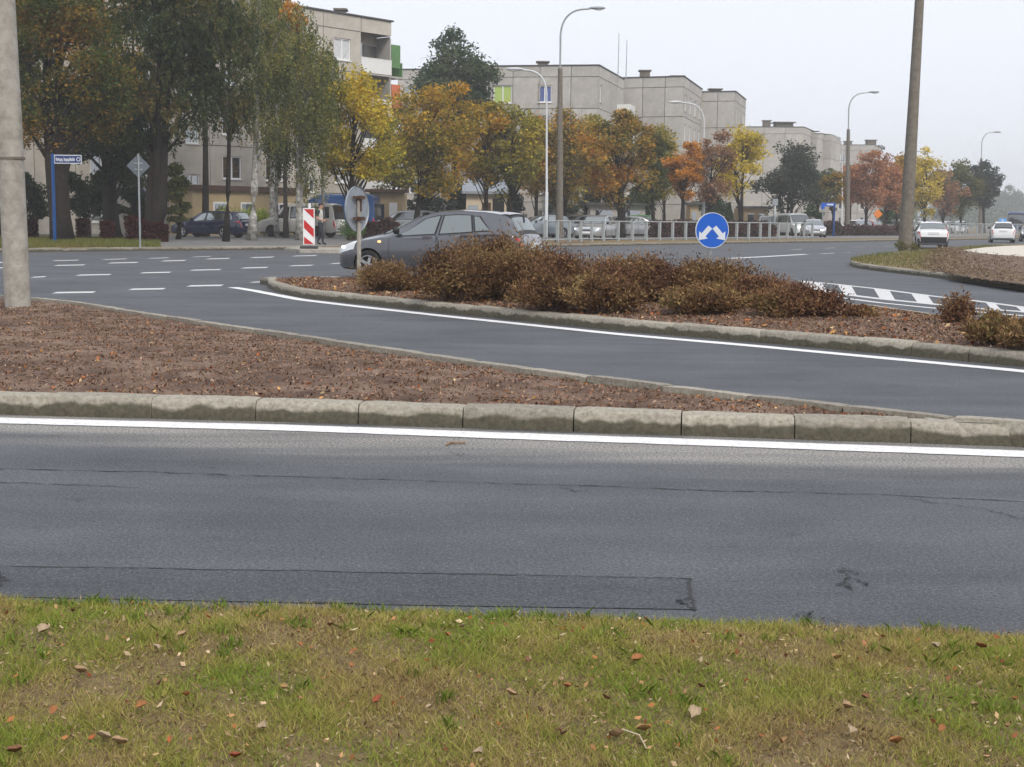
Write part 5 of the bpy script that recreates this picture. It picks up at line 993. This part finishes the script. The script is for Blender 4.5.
# middle blocks
def X(px, py, Y): p = AT(px, py, Y); return (p.x, Y)
z1 = AT(560, 66.5, 116).z; wA = (0, 0, 1.9, 1.45); f1 = X(598, 100, 115)
blk, sh1 = block('grey panel apartment block with lime blind left of the tall grey lamp', X(468, 100, 117), f1, 11.5, z1, 5, [2.4, 2.0, 2.6, 3.0, 2.6], [5, 3, 3], {(1, '*'): (.2, 0, 1.7, 1.5), (1, 4): (.0, -.1, 2.0*.8, 1.5, 'lime_blind'), (3, '*'): (-.9, 0, 1.2, 1.4), (3, 4): (-.9, -.1, 1.2, 1.4, 'blue_blind'), (0, '*'): (0, 0, 1.3, 1.4)}, {(0, '*'): (-1.8, 0, .8, 1.4)}, roofbits=((.5, .3, .9, .5),), sidedir=(3.1, 11.6))
bs = Vector((3.1, 11.6, 0)).normalized(); fv = Vector((f1[0], f1[1], 0))
for s in range(1, 5):
    q = fv+bs*9.6; bal = MB().box((0, 0, 0), (1.2, 2.8, .14)).build('balcony', 'panel', blk, (q.x+.6, q.y, VZ+s*sh1+.05), math.atan2(bs.y, bs.x)-math.pi/2); MB().box((.6, 0, .5), (.08, 2.8, .95)).box((0, -1.37, .5), (1.2, .08, .95)).build('parapet', 'balcony_white', bal)
for k, (px, tp) in enumerate(((619, 33), (627, 40))):
    a = AT(px-1, 76, 122); b_ = AT(px, tp, 122); MB().tube([(a.x, 122, a.z-.6), (b_.x, 122, b_.z)], [.05, .03], 5).build('aerial_mast', 'pole_steel', blk)
z2 = AT(655, 77.5, 126).z; f1 = X(683, 100, 125)
NW = {(0, '*'): (-.2, 0, .9, 1.45), (1, '*'): (-.2, 0, .9, 1.45), (2, '*'): (0, 0, 1.2, 1.45), (3, '*'): (0, 0, .9, 1.45)}
block('grey panel apartment block with blank gable right of the two roof aerials', X(623.5, 100, 127), f1, 12.6, z2, 5, [2.6, 3.0, 2.4], [3, 3, 3, 3], None, NW, roofbits=((.25, .25, .9, .75), (.75, .4, 1.1, .35)), sidedir=(3.3, 12))
z3 = AT(715, 91.5, 136).z
block('grey panel apartment block with narrow gable above the rusty tree', X(699, 100, 137), X(735, 100, 136), 9.5, z3, 5, [2.2, 2.0], [3, 3, 3], None, NW, roofbits=((.3, .4, 1.1, .4),), sidedir=(3.1, 11))
z4 = AT(780, 127, 190).z
block('hazy grey apartment block behind the dark blue green tree', X(745, 150, 191), X(803, 150, 190), 12, z4, 5, [2.6, 3, 2.6], [3, 3], None, None, roofbits=((.25, .4, 1.0, 1.0), (.52, .5, 2.4, .8)), sidedir=(3, 8))
block('hazy stair tower between the two distant apartment blocks', X(804.5, 150, 197), X(817, 150, 196), 10, AT(810, 131.5, 196).z, 5, [1], [3, 3], None, None, sidedir=(3, 8))
block('narrow hazy block left of the far white lamp column', X(818.5, 150, 202), X(831, 150, 201), 10, AT(825, 134.5, 201).z, 5, [1], [3, 3], None, None, sidedir=(3, 8))
block('farthest faint apartment block behind the far grey street lamp', X(831.5, 150, 246), X(874, 150, 244), 12, AT(850, 145, 245).z, 5, [2.4, 2.4, 2.4], [3, 3], {(0, '*'): (.4, 0, 1.6, 1.4), (2, '*'): (0, 0, 1.6, 1.4)}, None, roofbits=((.3, .4, 1.2, .7), (.85, .4, 1.6, .9)), sidedir=(3, 8))
block('grey apartment block glimpsed behind the yellow orange maple', X(398, 100, 128), X(470, 100, 127), 10, AT(410, 70, 128).z, 5, [3, 3, 3], [3, 3], {(0, '*'): (0, 0, 1.5, 1.4), (2, '*'): (0, 0, 1.5, 1.4)}, None, sidedir=(3, 11))
g3 = np.random.default_rng(91); nW = 26000; yy = g3.uniform(480, 600, nW); pxs = g3.uniform(330, 1120, nW); xx = (pxs-512)/FPX*yy; hgt_ = 7+2.2*np.sin(xx*.09)+1.6*np.sin(xx*.23+1)+1.2*np.sin(xx*.51)
stuff(soup('far_wood', leaves(np.stack([xx, yy, VZ+hgt_*g3.uniform(0, 1, nW)**.8], 1), 1.3, g3, .3, .7), 4, 'leaf_blue_green'), 'faint misty belt of distant trees on the horizon', 'wood')
# low buildings between the trees
def hut(name, label, px0, px1, Y, z1, wall, roofm, dep=5, slope=0.0, doors=()):
    t = thing(name, label, 'building'); a, b = Vector((*X(px0, 225, Y), 0)), Vector((*X(px1, 225, Y), 0)); w_ = b.x-a.x
    MB().box((w_/2, dep/2, z1/2), (w_, dep, z1)).build('wall', wall, t); t.location = (a.x, Y, VZ)
    MB().add([(-.3, -.4, z1), (w_+.3, -.4, z1), (w_+.3, dep*.5, z1+slope), (-.3, dep*.5, z1+slope), (-.3, -.4, z1+.18), (w_+.3, -.4, z1+.18), (w_+.3, dep*.5, z1+slope+.2), (-.3, dep*.5, z1+slope+.2)], [(0, 1, 2, 3), (4, 5, 6, 7), (0, 1, 5, 4), (2, 3, 7, 6), (1, 2, 6, 5), (0, 3, 7, 4)]).build('roof', roofm, t)
    for (u, v, d0, d1, nm, mt_) in doors: MB().box((w_*(u+v)/2, -.02, (d0+d1)/2), (w_*(v-u), .08, d1-d0)).build(nm, mt_, t)
hut('low_shop', 'low shop with pale grey sloping roof right of the grey hatchback', 466, 506, 97, 2.9, 'render_cream', 'sign_grey', 5, 1.0, ((.05, .3, .9, 2.1, 'window', 'house_glass'), (.4, .62, .1, 2.3, 'door', 'rust'), (.66, .95, .1, 2.6, 'door', 'black_trim')))
hut('low_kiosk', 'dark flat roofed kiosk behind the pale saloon', 590, 645, 104, 2.3, 'panel', 'roof_felt', 4, 0, ((.1, .4, .8, 1.9, 'window', 'house_glass'), (.55, .9, .8, 1.9, 'window', 'house_glass')))
hut('yellow_house', 'low yellow house beyond the railing right of the arrow sign', 744, 768, 126, 2.4, 'render_yellow', 'roof_felt', 6, 0, ((.15, .4, .9, 1.9, 'window', 'house_glass'), (.6, .85, .9, 1.9, 'window', 'house_glass')))
hut('yellow_annex', 'small yellow annex beyond the grey hatchback bonnet', 370, 402, 86, 2.75, 'render_yellow', 'rust', 4, 0, ((.2, .45, 1, 2.0, 'window', 'house_glass'), (.6, .85, .1, 2.1, 'door', 'balcony_white')))
hut('yellow_kiosk', 'tiny yellow kiosk left of the blue arrow sign', 690, 698, 120, 2.6, 'render_yellow', 'roof_felt', 3, 0, ((.2, .8, 1, 2, 'window', 'house_glass'),))

# ------------------------------------------------------------------ poles, lamps, signs, railings
def shape(poly, th, axis='y'):
    return poly
pp = G(18, 306, .13); hpole = thing('concrete_pole', 'thick grey concrete pole standing in the soil island on the left', 'pole', (pp.x, pp.y, .1))
mb = MB(); mb.tube([(0, 0, 0), (-.03, 0, 2), (-.1, 0, 5), (-.19, 0, 9)], [.165, .163, .16, .155], 12); mb.build('shaft', 'concrete', hpole, smooth=40)
MB().tube([(-.02, 0, 1.92), (-.021, 0, 1.95)], .17, 12).build('band', 'concrete_dark', hpole)
for k in range(3): MB().box((.05+.03*k, -.172-.002*k, 4.2+.22*k), (.02, .02, .2), .2).build('chip', 'white_paint', hpole)
pb = G(905, 249.5, .2); pt = AT(923, -60, pb.y); lp = thing('leaning_pole', 'tall leaning concrete pole on the right hand grass island', 'pole', (pb.x, pb.y, .1))
MB().tube([(0, 0, 0), ((pt.x-pb.x)*.5, 0, pt.z*.5), (pt.x-pb.x, 0, pt.z)], [.3, .225, .17], 10).build('shaft', 'concrete_dark', lp, smooth=40)
shrub('grass_tuft', 'green grass tuft around the foot of the leaning pole', 'grass', (pb.x, pb.y-.1, .12), .6, .5, .45, 'grass_far', 600, .12, 400, nst=20)
def lamp(label, px, base_Y, top, hx, head_y, conc, jx=None, mat='pole_steel', group=None):
    """street lamp: column, curved bracket, cobra head reaching to pixel column hx"""
    b = AT(px, 235, base_Y); b.z = VZ; tp = AT(px, top, base_Y); hd = AT(hx, head_y, base_Y); t = thing('street_lamp', label, 'street lamp', b, 0, group); H = hd.z-VZ; dx = hd.x-b.x; cd = 1 if dx > 0 else -1
    lean = tp.x-b.x; arc = abs(dx)
    if conc:
        zc = H*.74; MB().tube([(0, 0, 0), (lean*.7, 0, zc)], [.26, .15], 10).build('column', 'concrete_dark', t, smooth=40); pts = [Vector((lean*.7, 0, zc-.3)), Vector((lean*.75, 0, zc+(H-zc)*.45)), Vector((lean*.8, 0, zc+(H-zc)*.55))]; z_ = zc+(H-zc)*.55
        x_ = lean*.8
    else:
        z_ = H*.86; x_ = lean*.6; MB().tube([(0, 0, 0), (0, 0, H*.28), (0, 0, H*.285), (x_, 0, z_)], [.1, .1, .07, .05], 10).build('column', mat, t, smooth=40); pts = [Vector((x_, 0, z_-.1))]
    br = bez(Vector((x_, 0, z_)), Vector((x_+cd*.1, 0, H-.05)), Vector((dx-cd*.7, 0, H-.06)), 8)
    MB().tube(pts+br+[Vector((dx-cd*.5, 0, H-.02))], [.06]*(len(pts)+len(br)+1), 8).build('bracket', mat, t, smooth=40)
    e = MB(); ellipsoid(e, (dx-cd*.1, 0, H), (.52, .16, .1), 14, 8); ho = e.build('lamp_head', 'sign_grey' if conc else mat, t, smooth=True); e = MB(); ellipsoid(e, (dx-cd*.02, 0, H-.05), (.32, .12, .1), 12, 6); e.build('lens', 'white_paint', ho, smooth=True)
    return t
lamp('tall grey concrete street lamp behind the pale saloon', 559.5, 86, 60, 599, 8, True)
lamp('grey concrete street lamp rising left of the rust red trees', 847, 127, 130, 875, 92, True)
lamp('farthest grey concrete street lamp above the white hatchback', 980, 180, 160, 998, 132, True)
for k, (px, Y, hx, hy, lbl) in enumerate(((546, 80, 513, 69, 'white lamp column left of the tall grey street lamp'), (703, 102, 674, 102, 'white lamp column rising behind the blue arrow sign'), (841, 131, 818, 133, 'white lamp column just left of the far grey street lamp'), (929, 168, 915, 151, 'faint white lamp column right of the leaning pole'))):
    lamp(lbl, px, Y, hy, hx, hy, False, mat='white_steel', group='white lamp columns')
# blue disc with two arrows
Y = 26.0; c = AT(712, 230.3, Y); sg = thing('arrow_sign', 'round blue sign with two white downward arrows rising from the bushes', 'sign', (c.x, Y, .15), R(14)); zc = c.z-.15; rr = 17.6*Y/FPX
MB().tube([(0, .06, 0), (0, .06, zc+rr*.7)], .03, 8).build('post', 'pole_steel', sg)
dm = MB().lathe([(.001, -.012), (rr*.965, -.012), (rr*.965, .0), (.001, 0)], 40, 'y', 0, (0, 0, zc)).build('disc', 'sign_blue', sg)
MB().lathe([(rr*.965, -.016), (rr, -.016), (rr, .012), (rr*.965, .012)], 40, 'y', 0, (0, 0, zc)).build('rim', 'sign_white', dm)
for sd in (-1, 1):
    # arrow pointing down and outwards
    a = [(-.085, .34), (.085, .34), (.085, -.02), (.2, -.02), (0, -.26), (-.2, -.02), (-.085, -.02)]; th = R(40)*sd; s_ = rr/.42*.78; vs = []
    for x, z in a:
        x2, z2 = x*math.cos(th)-z*math.sin(th), x*math.sin(th)+z*math.cos(th); vs.append((x2*s_+sd*.215*rr/.4, z2*s_-.11*rr/.4))
    vs = [(x*.93, -.018, zc+z*.85) for x, z in vs]; n_ = len(vs); MB().add(vs+[(x, -.0125, z) for x, y, z in vs], [tuple(range(n_))]+[(i, (i+1) % n_, n_+(i+1) % n_, n_+i) for i in range(n_)]).build('arrow', 'sign_white', dm)
MB().box((0, .03, zc), (.1, .06, .06)).box((0, .03, zc-.2), (.1, .06, .06)).build('clamp', 'pole_steel', sg)
# round sign seen from behind at the island nose
pb = G(357, 281.5, .14); Y = pb.y; c = AT(357.5, 209, Y); sg = thing('sign_back', 'grey back of a round sign at the left end of the bush island', 'sign', (pb.x, pb.y, .12), R(66)); zc = c.z-.12; rr = 22.5*Y/FPX
MB().tube([(0, -.045, 0), (0, -.045, zc+rr*.55)], .04, 10).build('post', 'concrete', sg)
MB().lathe([(.001, 0), (rr*.97, 0), (rr, -.02), (rr, .012), (.001, .012)], 40, 'y', 0, (0, 0, zc)).build('disc', 'sign_grey', sg)
for dz in (.5, -.42): MB().box((0, -.05, zc+rr*dz), (rr*1.0, .02, .05)).box((0, -.085, zc+rr*dz), (.12, .07, .07)).build('bracket', 'rust', sg)
MB().box((.0, -.088, zc+rr*.2), (.05, .012, rr*.6)).build('rust_stain', 'rust', sg)
# diamond sign from behind
pb = G(140, 247.5, VZ); Y = pb.y; c = AT(138.5, 166, Y); sg = thing('diamond_sign', 'grey back of a diamond sign on a pale post by the left kerb', 'sign', (pb.x, pb.y, VZ), R(28)); zc = c.z-VZ; r_ = 11.5*Y/FPX
MB().tube([(0, -.05, 0), (0, -.05, zc+r_*1.05)], .035, 8).build('post', 'pole_steel', sg)
MB().add([(0, -.01, zc+r_), (r_, -.01, zc), (0, -.01, zc-r_), (-r_, -.01, zc), (0, .01, zc+r_), (r_, .01, zc), (0, .01, zc-r_), (-r_, .01, zc)], [(0, 1, 2, 3), (7, 6, 5, 4), (0, 4, 5, 1), (1, 5, 6, 2), (2, 6, 7, 3), (3, 7, 4, 0)]).build('plate', 'sign_back', sg)  # plate coloured darker to stand in for the shade of the trees
MB().box((0, -.03, zc+.1), (.3, .02, .04)).box((0, -.03, zc-.12), (.3, .02, .04)).build('bracket', 'pole_steel', sg)
# street name sign
pb = G(55, 243.5, VZ); Y = pb.y; c = AT(69, 159.3, Y); sg = thing('street_sign', 'dark blue street name plate on a blue post on the left', 'sign', (pb.x, pb.y, VZ)); s_ = Y/FPX; zc = c.z-VZ; w_, h_ = 27*s_, 8.6*s_
MB().tube([(0, 0, 0), (0, 0, zc+h_*.62)], .065, 10).build('post', 'pole_blue', sg)
pl = MB().box((.07+w_/2, 0, zc), (w_, .05, h_)).build('plate', 'sign_white', sg); MB().box((.07+w_/2, 0, zc), (w_*.955, .058, h_*.8)).build('panel', 'name_blue', pl)
lr = random.Random(5); lm = MB(); xq = .07+w_*.07       # two illegible words of white letters
for wlen in (7, 11):
    for k in range(wlen):
        hl = h_*(.46 if k == 0 or lr.random() < .3 else .33); lw = w_*.031; zb_ = zc-h_*.2-(h_*.08 if lr.random() < .12 else 0)
        lm.box((xq, -.033, zb_+hl/2), (lw*.36, .008, hl)); lm.box((xq+lw*.55, -.033, zb_+h_*.16), (lw*.36, .008, h_*.3)); lm.box((xq+lw*.28, -.0325, zb_+lr.choice((.03, .17, .3))*h_), (lw*.5, .006, h_*.06)); xq += lw*1.2
    xq += w_*.03
lm.build('lettering', 'sign_white', pl)
MB().lathe([(h_*.16, -.036), (h_*.24, -.036), (h_*.24, -.03), (h_*.16, -.03)], 16, 'y', 0, (.07+w_*.89, 0, zc)).build('emblem', 'sign_white', pl)
# red white barrier board on its little refuge
pb = G(309, 248.6, .13); Y = pb.y; s_ = Y/FPX; rf0 = [G(284, 251.5), G(300, 253), G(345, 253.5), G(352, 251), G(340, 248.8), G(296, 248.8)]
rfo = structure(MB().prism([(p.x, p.y) for p in rf0], -.02, .125).build('refuge', 'concrete')); kerb(rf0+[rf0[0]], rfo, .9, 31, z=0)
bd = thing('barrier_board', 'red and white striped upright barrier board on the small refuge', 'barrier', (pb.x, pb.y, .125), R(4)); bw, bh = 11.5*s_, 36*s_; z0 = 4*s_
MB().box((0, .03, z0+bh/2), (bw, .04, bh)).build('panel', 'white_paint', bd); MB().box((0, .03, .05), (bw*1.5, .45, .1)).build('foot', 'plastic_grey', bd); MB().tube([(0, .09, 0), (0, .09, z0+bh+.12)], .03, 6).build('post', 'white_steel', bd); MB().box((.03, .09, z0+bh+.1), (.08, .06, .16)).build('lamp', 'white_paint', bd)
for k in range(3):
    zz = [(1.0, .70), (.62, .34), (.2, .02)][k]; hw_ = bw*.42
    if k == 0: q = [(-hw_, .975), (hw_, .975), (hw_, .72)]
    elif k == 1: q = [(-hw_, .69), (hw_, .43), (hw_, .2), (-hw_, .46)]
    else: q = [(-hw_, .22), (hw_, .02), (-hw_, .02)]
    n_ = len(q); MB().add([(x, .002, z0+bh*z) for x, z in q]+[(x, .01, z0+bh*z) for x, z in q], [tuple(range(n_))]+[(i, (i+1) % n_, n_+(i+1) % n_, n_+i) for i in range(n_)]).build('stripe', 'bright_red', bd)
# blue sign glimpsed behind the diamond sign and a small red white post
pb = AT(143, 230, 72); sg = thing('parking_sign', 'small blue sign glimpsed behind the diamond sign', 'sign', (pb.x, 72, VZ)); MB().tube([(0, .03, 0), (0, .03, 2.6)], .03, 6).build('post', 'pole_steel', sg); MB().box((0, -.02, 2.2), (.28, .03, .55)).build('plate', 'sign_blue', sg); MB().box((0, -.042, 2.25), (.12, .012, .3)).build('symbol', 'sign_white', sg)
pb = AT(150, 230, 68); sg = thing('marker_post', 'short red and white marker post behind the red hedge', 'post', (pb.x, 68, VZ)); MB().tube([(0, 0, 0), (0, 0, .75)], .09, 8).build('lower_part', 'white_paint', sg); MB().tube([(0, 0, .75), (0, 0, 1.2)], .1, 8).build('upper_part', 'bright_red', sg)
# pedestrian railing beyond the road
def railing(label, pts, post_step, h_, pw, bars, seed):
    f, T = along([Vector((p[0], p[1], 0)) for p in pts]); t = thing('pedestrian_railing', label, 'railing', (pts[0][0], pts[0][1], VZ)); o0 = Vector((pts[0][0], pts[0][1], 0)); n_ = int(T/post_step); pm = MB().box((0, 0, h_/2), (pw, pw, h_)).mesh('post', 'rail_grey'); ps = []
    for i in range(n_+1):
        p, d = f(T*i/n_); ps.append(p-o0); o = link('post', pm, t); o.location = p-o0; o.rotation_euler = (0, 0, math.atan2(d.y, d.x))
    for z in (h_-.04, .14):
        mb = MB()
        for a, b in zip(ps, ps[1:]): mb.tube([a+Vector((0, 0, z)), b+Vector((0, 0, z))], .035, 6)
        mb.build('rail', 'rail_grey', t)
    if bars:
        mb = MB()
        for a, b in zip(ps, ps[1:]):
            for k in range(1, bars+1): q = a.lerp(b, k/(bars+1)); mb.tube([q+Vector((0, 0, .14)), q+Vector((0, 0, h_-.04))], .011, 4, cap=False)
        o = mb.build('bars', 'rail_grey', t); o['kind'] = 'stuff'
def rp(px, py): p = G(px, py, VZ); return (p.x, p.y)
railing('grey pedestrian railing from the white lamp column to the blue frame', [rp(545, 242.6), rp(600, 241.2), rp(680, 240.3), rp(760, 239.6), rp(812, 238.8)], 1.5, 1.15, .14, 0, 1)
railing('faint grey railing from the white saloon towards the bus', [rp(908, 238), rp(960, 236.8), rp(1030, 235.6)], 1.9, 1.25, .1, 7, 2)
# blue bus stop frame
Y = 116; a, b = AT(822, 232, Y), AT(833.5, 232, Y); zt2 = AT(828, 203, Y).z-VZ; fr = thing('bus_stop_frame', 'bright blue bus stop frame beyond the road', 'bus stop', (a.x, Y, VZ)); w_ = b.x-a.x
MB().tube([(0, 0, 0), (0, 0, zt2-.1)], .06, 6).build('post', 'pole_steel', fr); MB().tube([(w_, 0, 0), (w_, 0, zt2)], .08, 6).build('post', 'pole_blue', fr)
sb = MB().box((w_/2-.05, 0, zt2-.13), (w_+.2, .12, .3)).build('board', 'sign_blue', fr); MB().box((-.02, -.02, zt2-.3), (.3, .1, .4)).build('side_plate', 'sign_blue', fr); MB().box((w_/2+.1, -.07, zt2-.13), (w_*.55, .02, .13)).build('lettering_strip', 'sign_white', sb)
p = AT(878, 214, 128); sg = thing('orange_sign', 'small orange diamond sign among the rust red trees', 'sign', (p.x, 128, VZ)); zc = p.z-VZ; MB().tube([(0, .05, 0), (0, .05, zc+.4)], .04, 6).build('post', 'pole_steel', sg); MB().box((0, 0, 0), (.62, .04, .62)).build('plate', 'orange_paint', sg).matrix_local = Matrix.Translation((0, 0, zc)) @ Matrix.Rotation(R(45), 4, 'Y')
p = AT(774, 232, 106); sg = thing('grey_post', 'slim grey post beyond the railing right of the yellow tree', 'post', (p.x, 106, VZ)); MB().tube([(0, 0, 0), (0, 0, 2.9)], [.1, .08], 8).build('shaft', 'pole_steel', sg, smooth=True); MB().box((0, 0, 2.7), (.4, .2, .5)).build('box', 'sign_grey', sg)
p = AT(700, 232, 100.5)

# ------------------------------------------------------------------ the man by the barrier board
def person(label, loc, rz):
    J = {'pel': (0, 0, .93, .155, .12), 'wst': (.005, 0, 1.08, .15, .115), 'chs': (.0, 0, 1.28, .175, .13), 'shc': (-.01, 0, 1.42, .12, .1), 'nck': (.015, 0, 1.5, .06, .06), 'hd0': (.035, 0, 1.57, .075, .085), 'hd1': (.05, 0, 1.65, .085, .1), 'hd2': (.045, 0, 1.72, .07, .08)}
    E = [('pel', 'wst'), ('wst', 'chs'), ('chs', 'shc'), ('shc', 'nck'), ('nck', 'hd0'), ('hd0', 'hd1'), ('hd1', 'hd2')]
    J['nose'] = (.145, 0, 1.635, .018, .02); E.append(('hd1', 'nose'))
    for s, sd in (('l', 1), ('r', -1)):
        st = .16*(1 if sd < 0 else -1)
        J.update({s+'hip': (0, sd*.1, .86, .1, .1), s+'kne': (st*.55+.05, sd*.11, .48, .068, .07), s+'ank': (st*1.0-.02, sd*.11, .09, .045, .048), s+'toe': (st+.14, sd*.12, .035, .04, .032), s+'sho': (-.01, sd*.19, 1.4, .068, .068), s+'elb': (-.09, sd*.25, 1.13, .048, .048), s+'wri': (.14, sd*.2, 1.03, .032, .034), s+'han': (.21, sd*.18, 1.02, .036, .022)})
        E += [('pel', s+'hip'), (s+'hip', s+'kne'), (s+'kne', s+'ank'), (s+'ank', s+'toe'), ('shc', s+'sho'), (s+'sho', s+'elb'), (s+'elb', s+'wri'), (s+'wri', s+'han')]
        for k in range(4):
            a, b = s+'fa%d' % k, s+'fb%d' % k; y = sd*(.18+(k-1.5)*.02); J[a] = (.265, y, 1.015-.004*k, .009, .009); J[b] = (.295-.006*abs(k-1), y, .99, .008, .008); E += [(s+'han', a), (a, b)]
        J[s+'th'] = (.22, sd*.14, 1.035, .01, .01); J[s+'tj'] = (.25, sd*.132, 1.03, .009, .009); E += [(s+'han', s+'th'), (s+'th', s+'tj')]
    ks = list(J); me = bpy.data.meshes.new('body'); me.from_pydata([J[k][:3] for k in ks], [(ks.index(a), ks.index(b)) for a, b in E], []); ob = link('body', me); md = ob.modifiers.new('s', 'SKIN'); sv = me.skin_vertices[0].data
    for i, k in enumerate(ks): sv[i].radius = J[k][3:5]; sv[i].use_root = (k == 'pel')
    sd_ = ob.modifiers.new('d', 'SUBSURF'); sd_.levels = sd_.render_levels = 2
    dg = bpy.context.evaluated_depsgraph_get(); nm = bpy.data.meshes.new_from_object(ob.evaluated_get(dg)); bpy.data.objects.remove(ob)
    nm.materials.clear()
    for x in ('skin', 'green_cloth', 'shirt', 'trousers', 'shoe'): nm.materials.append(M(x))
    for p in nm.polygons:
        c = p.center; i = 0
        if c.z < .09: i = 4
        elif c.z < .955: i = 3
        elif c.z > 1.49: i = 0
        elif abs(c.y) > .175 and c.z < 1.2: i = 0
        elif abs(c.y) > .15 and c.z > 1.2: i = 2
        elif c.x > .17 and c.z < 1.2: i = 0
        else: i = 1
        p.material_index = i; p.use_smooth = True
    t = thing('person', label, 'person', loc, rz); link('body', nm, t)
    h = MB(); ellipsoid(h, (.02, 0, 1.69), (.105, .088, .085), 14, 8); h.build('hair', 'cap', t, smooth=True)
    c = MB(); c.grid(lambda a, b: ((.05+.1*math.cos(math.pi*2*a)*math.sin(math.pi/2*b)), .094*math.sin(math.pi*2*a)*math.sin(math.pi/2*b), 1.7+.085*math.cos(math.pi/2*b)), 16, 5); c.box((.17, 0, 1.7), (.1, .14, .012)); c.build('cap', 'cap', t, smooth=True)
    v = MB()
    prof = [(.93, .165, .135), (1.05, .16, .13), (1.2, .178, .142), (1.33, .186, .146), (1.42, .15, .12), (1.475, .08, .075)]
    v.grid(lambda a, b: (lambda q, f: (lambda zz, wy, wx: (.005+wx*math.cos(2*math.pi*a*.9+.32), wy*math.sin(2*math.pi*a*.9+.32), zz))(*[prof[q][k]*(1-f)+prof[q+1][k]*f for k in range(3)]))(min(int(b*5), 4), b*5-min(int(b*5), 4)), 20, 10); v.build('waistcoat', 'vest', t, smooth=True)
    for sd in (-1, 1): e = MB(); ellipsoid(e, (.128, sd*.033, 1.66), (.012, .014, .01), 8, 6); e.build('eye', 'cap', t, smooth=True); e = MB(); ellipsoid(e, (.045, sd*.098, 1.645), (.02, .012, .03), 8, 6); e.build('ear', 'skin', t, smooth=True)
    e = MB(); ellipsoid(e, (.135, 0, 1.59), (.012, .025, .007), 8, 6); e.build('mouth', 'lamp_red', t, smooth=True)
    return t
pm = G(320.5, 245, VZ); person('man in dark cap and pale waistcoat walking behind the barrier board', (pm.x, pm.y, VZ+.006), R(-12))

# ------------------------------------------------------------------ misty air
mt, n, o = newmat('mist'); pv = N(n, 'ShaderNodeVolumePrincipled'); pv.inputs['Color'].default_value = (.97, .975, .985, 1); pv.inputs['Density'].default_value = .0009; pv.inputs['Anisotropy'].default_value = 0; L(n, pv.outputs[0], o.inputs['Volume'])
hz = MB().box((50, 420, 23), (1700, 1500, 48.4)).build('haze', 'mist'); stuff(hz, 'pale autumn mist filling the whole junction', 'haze')
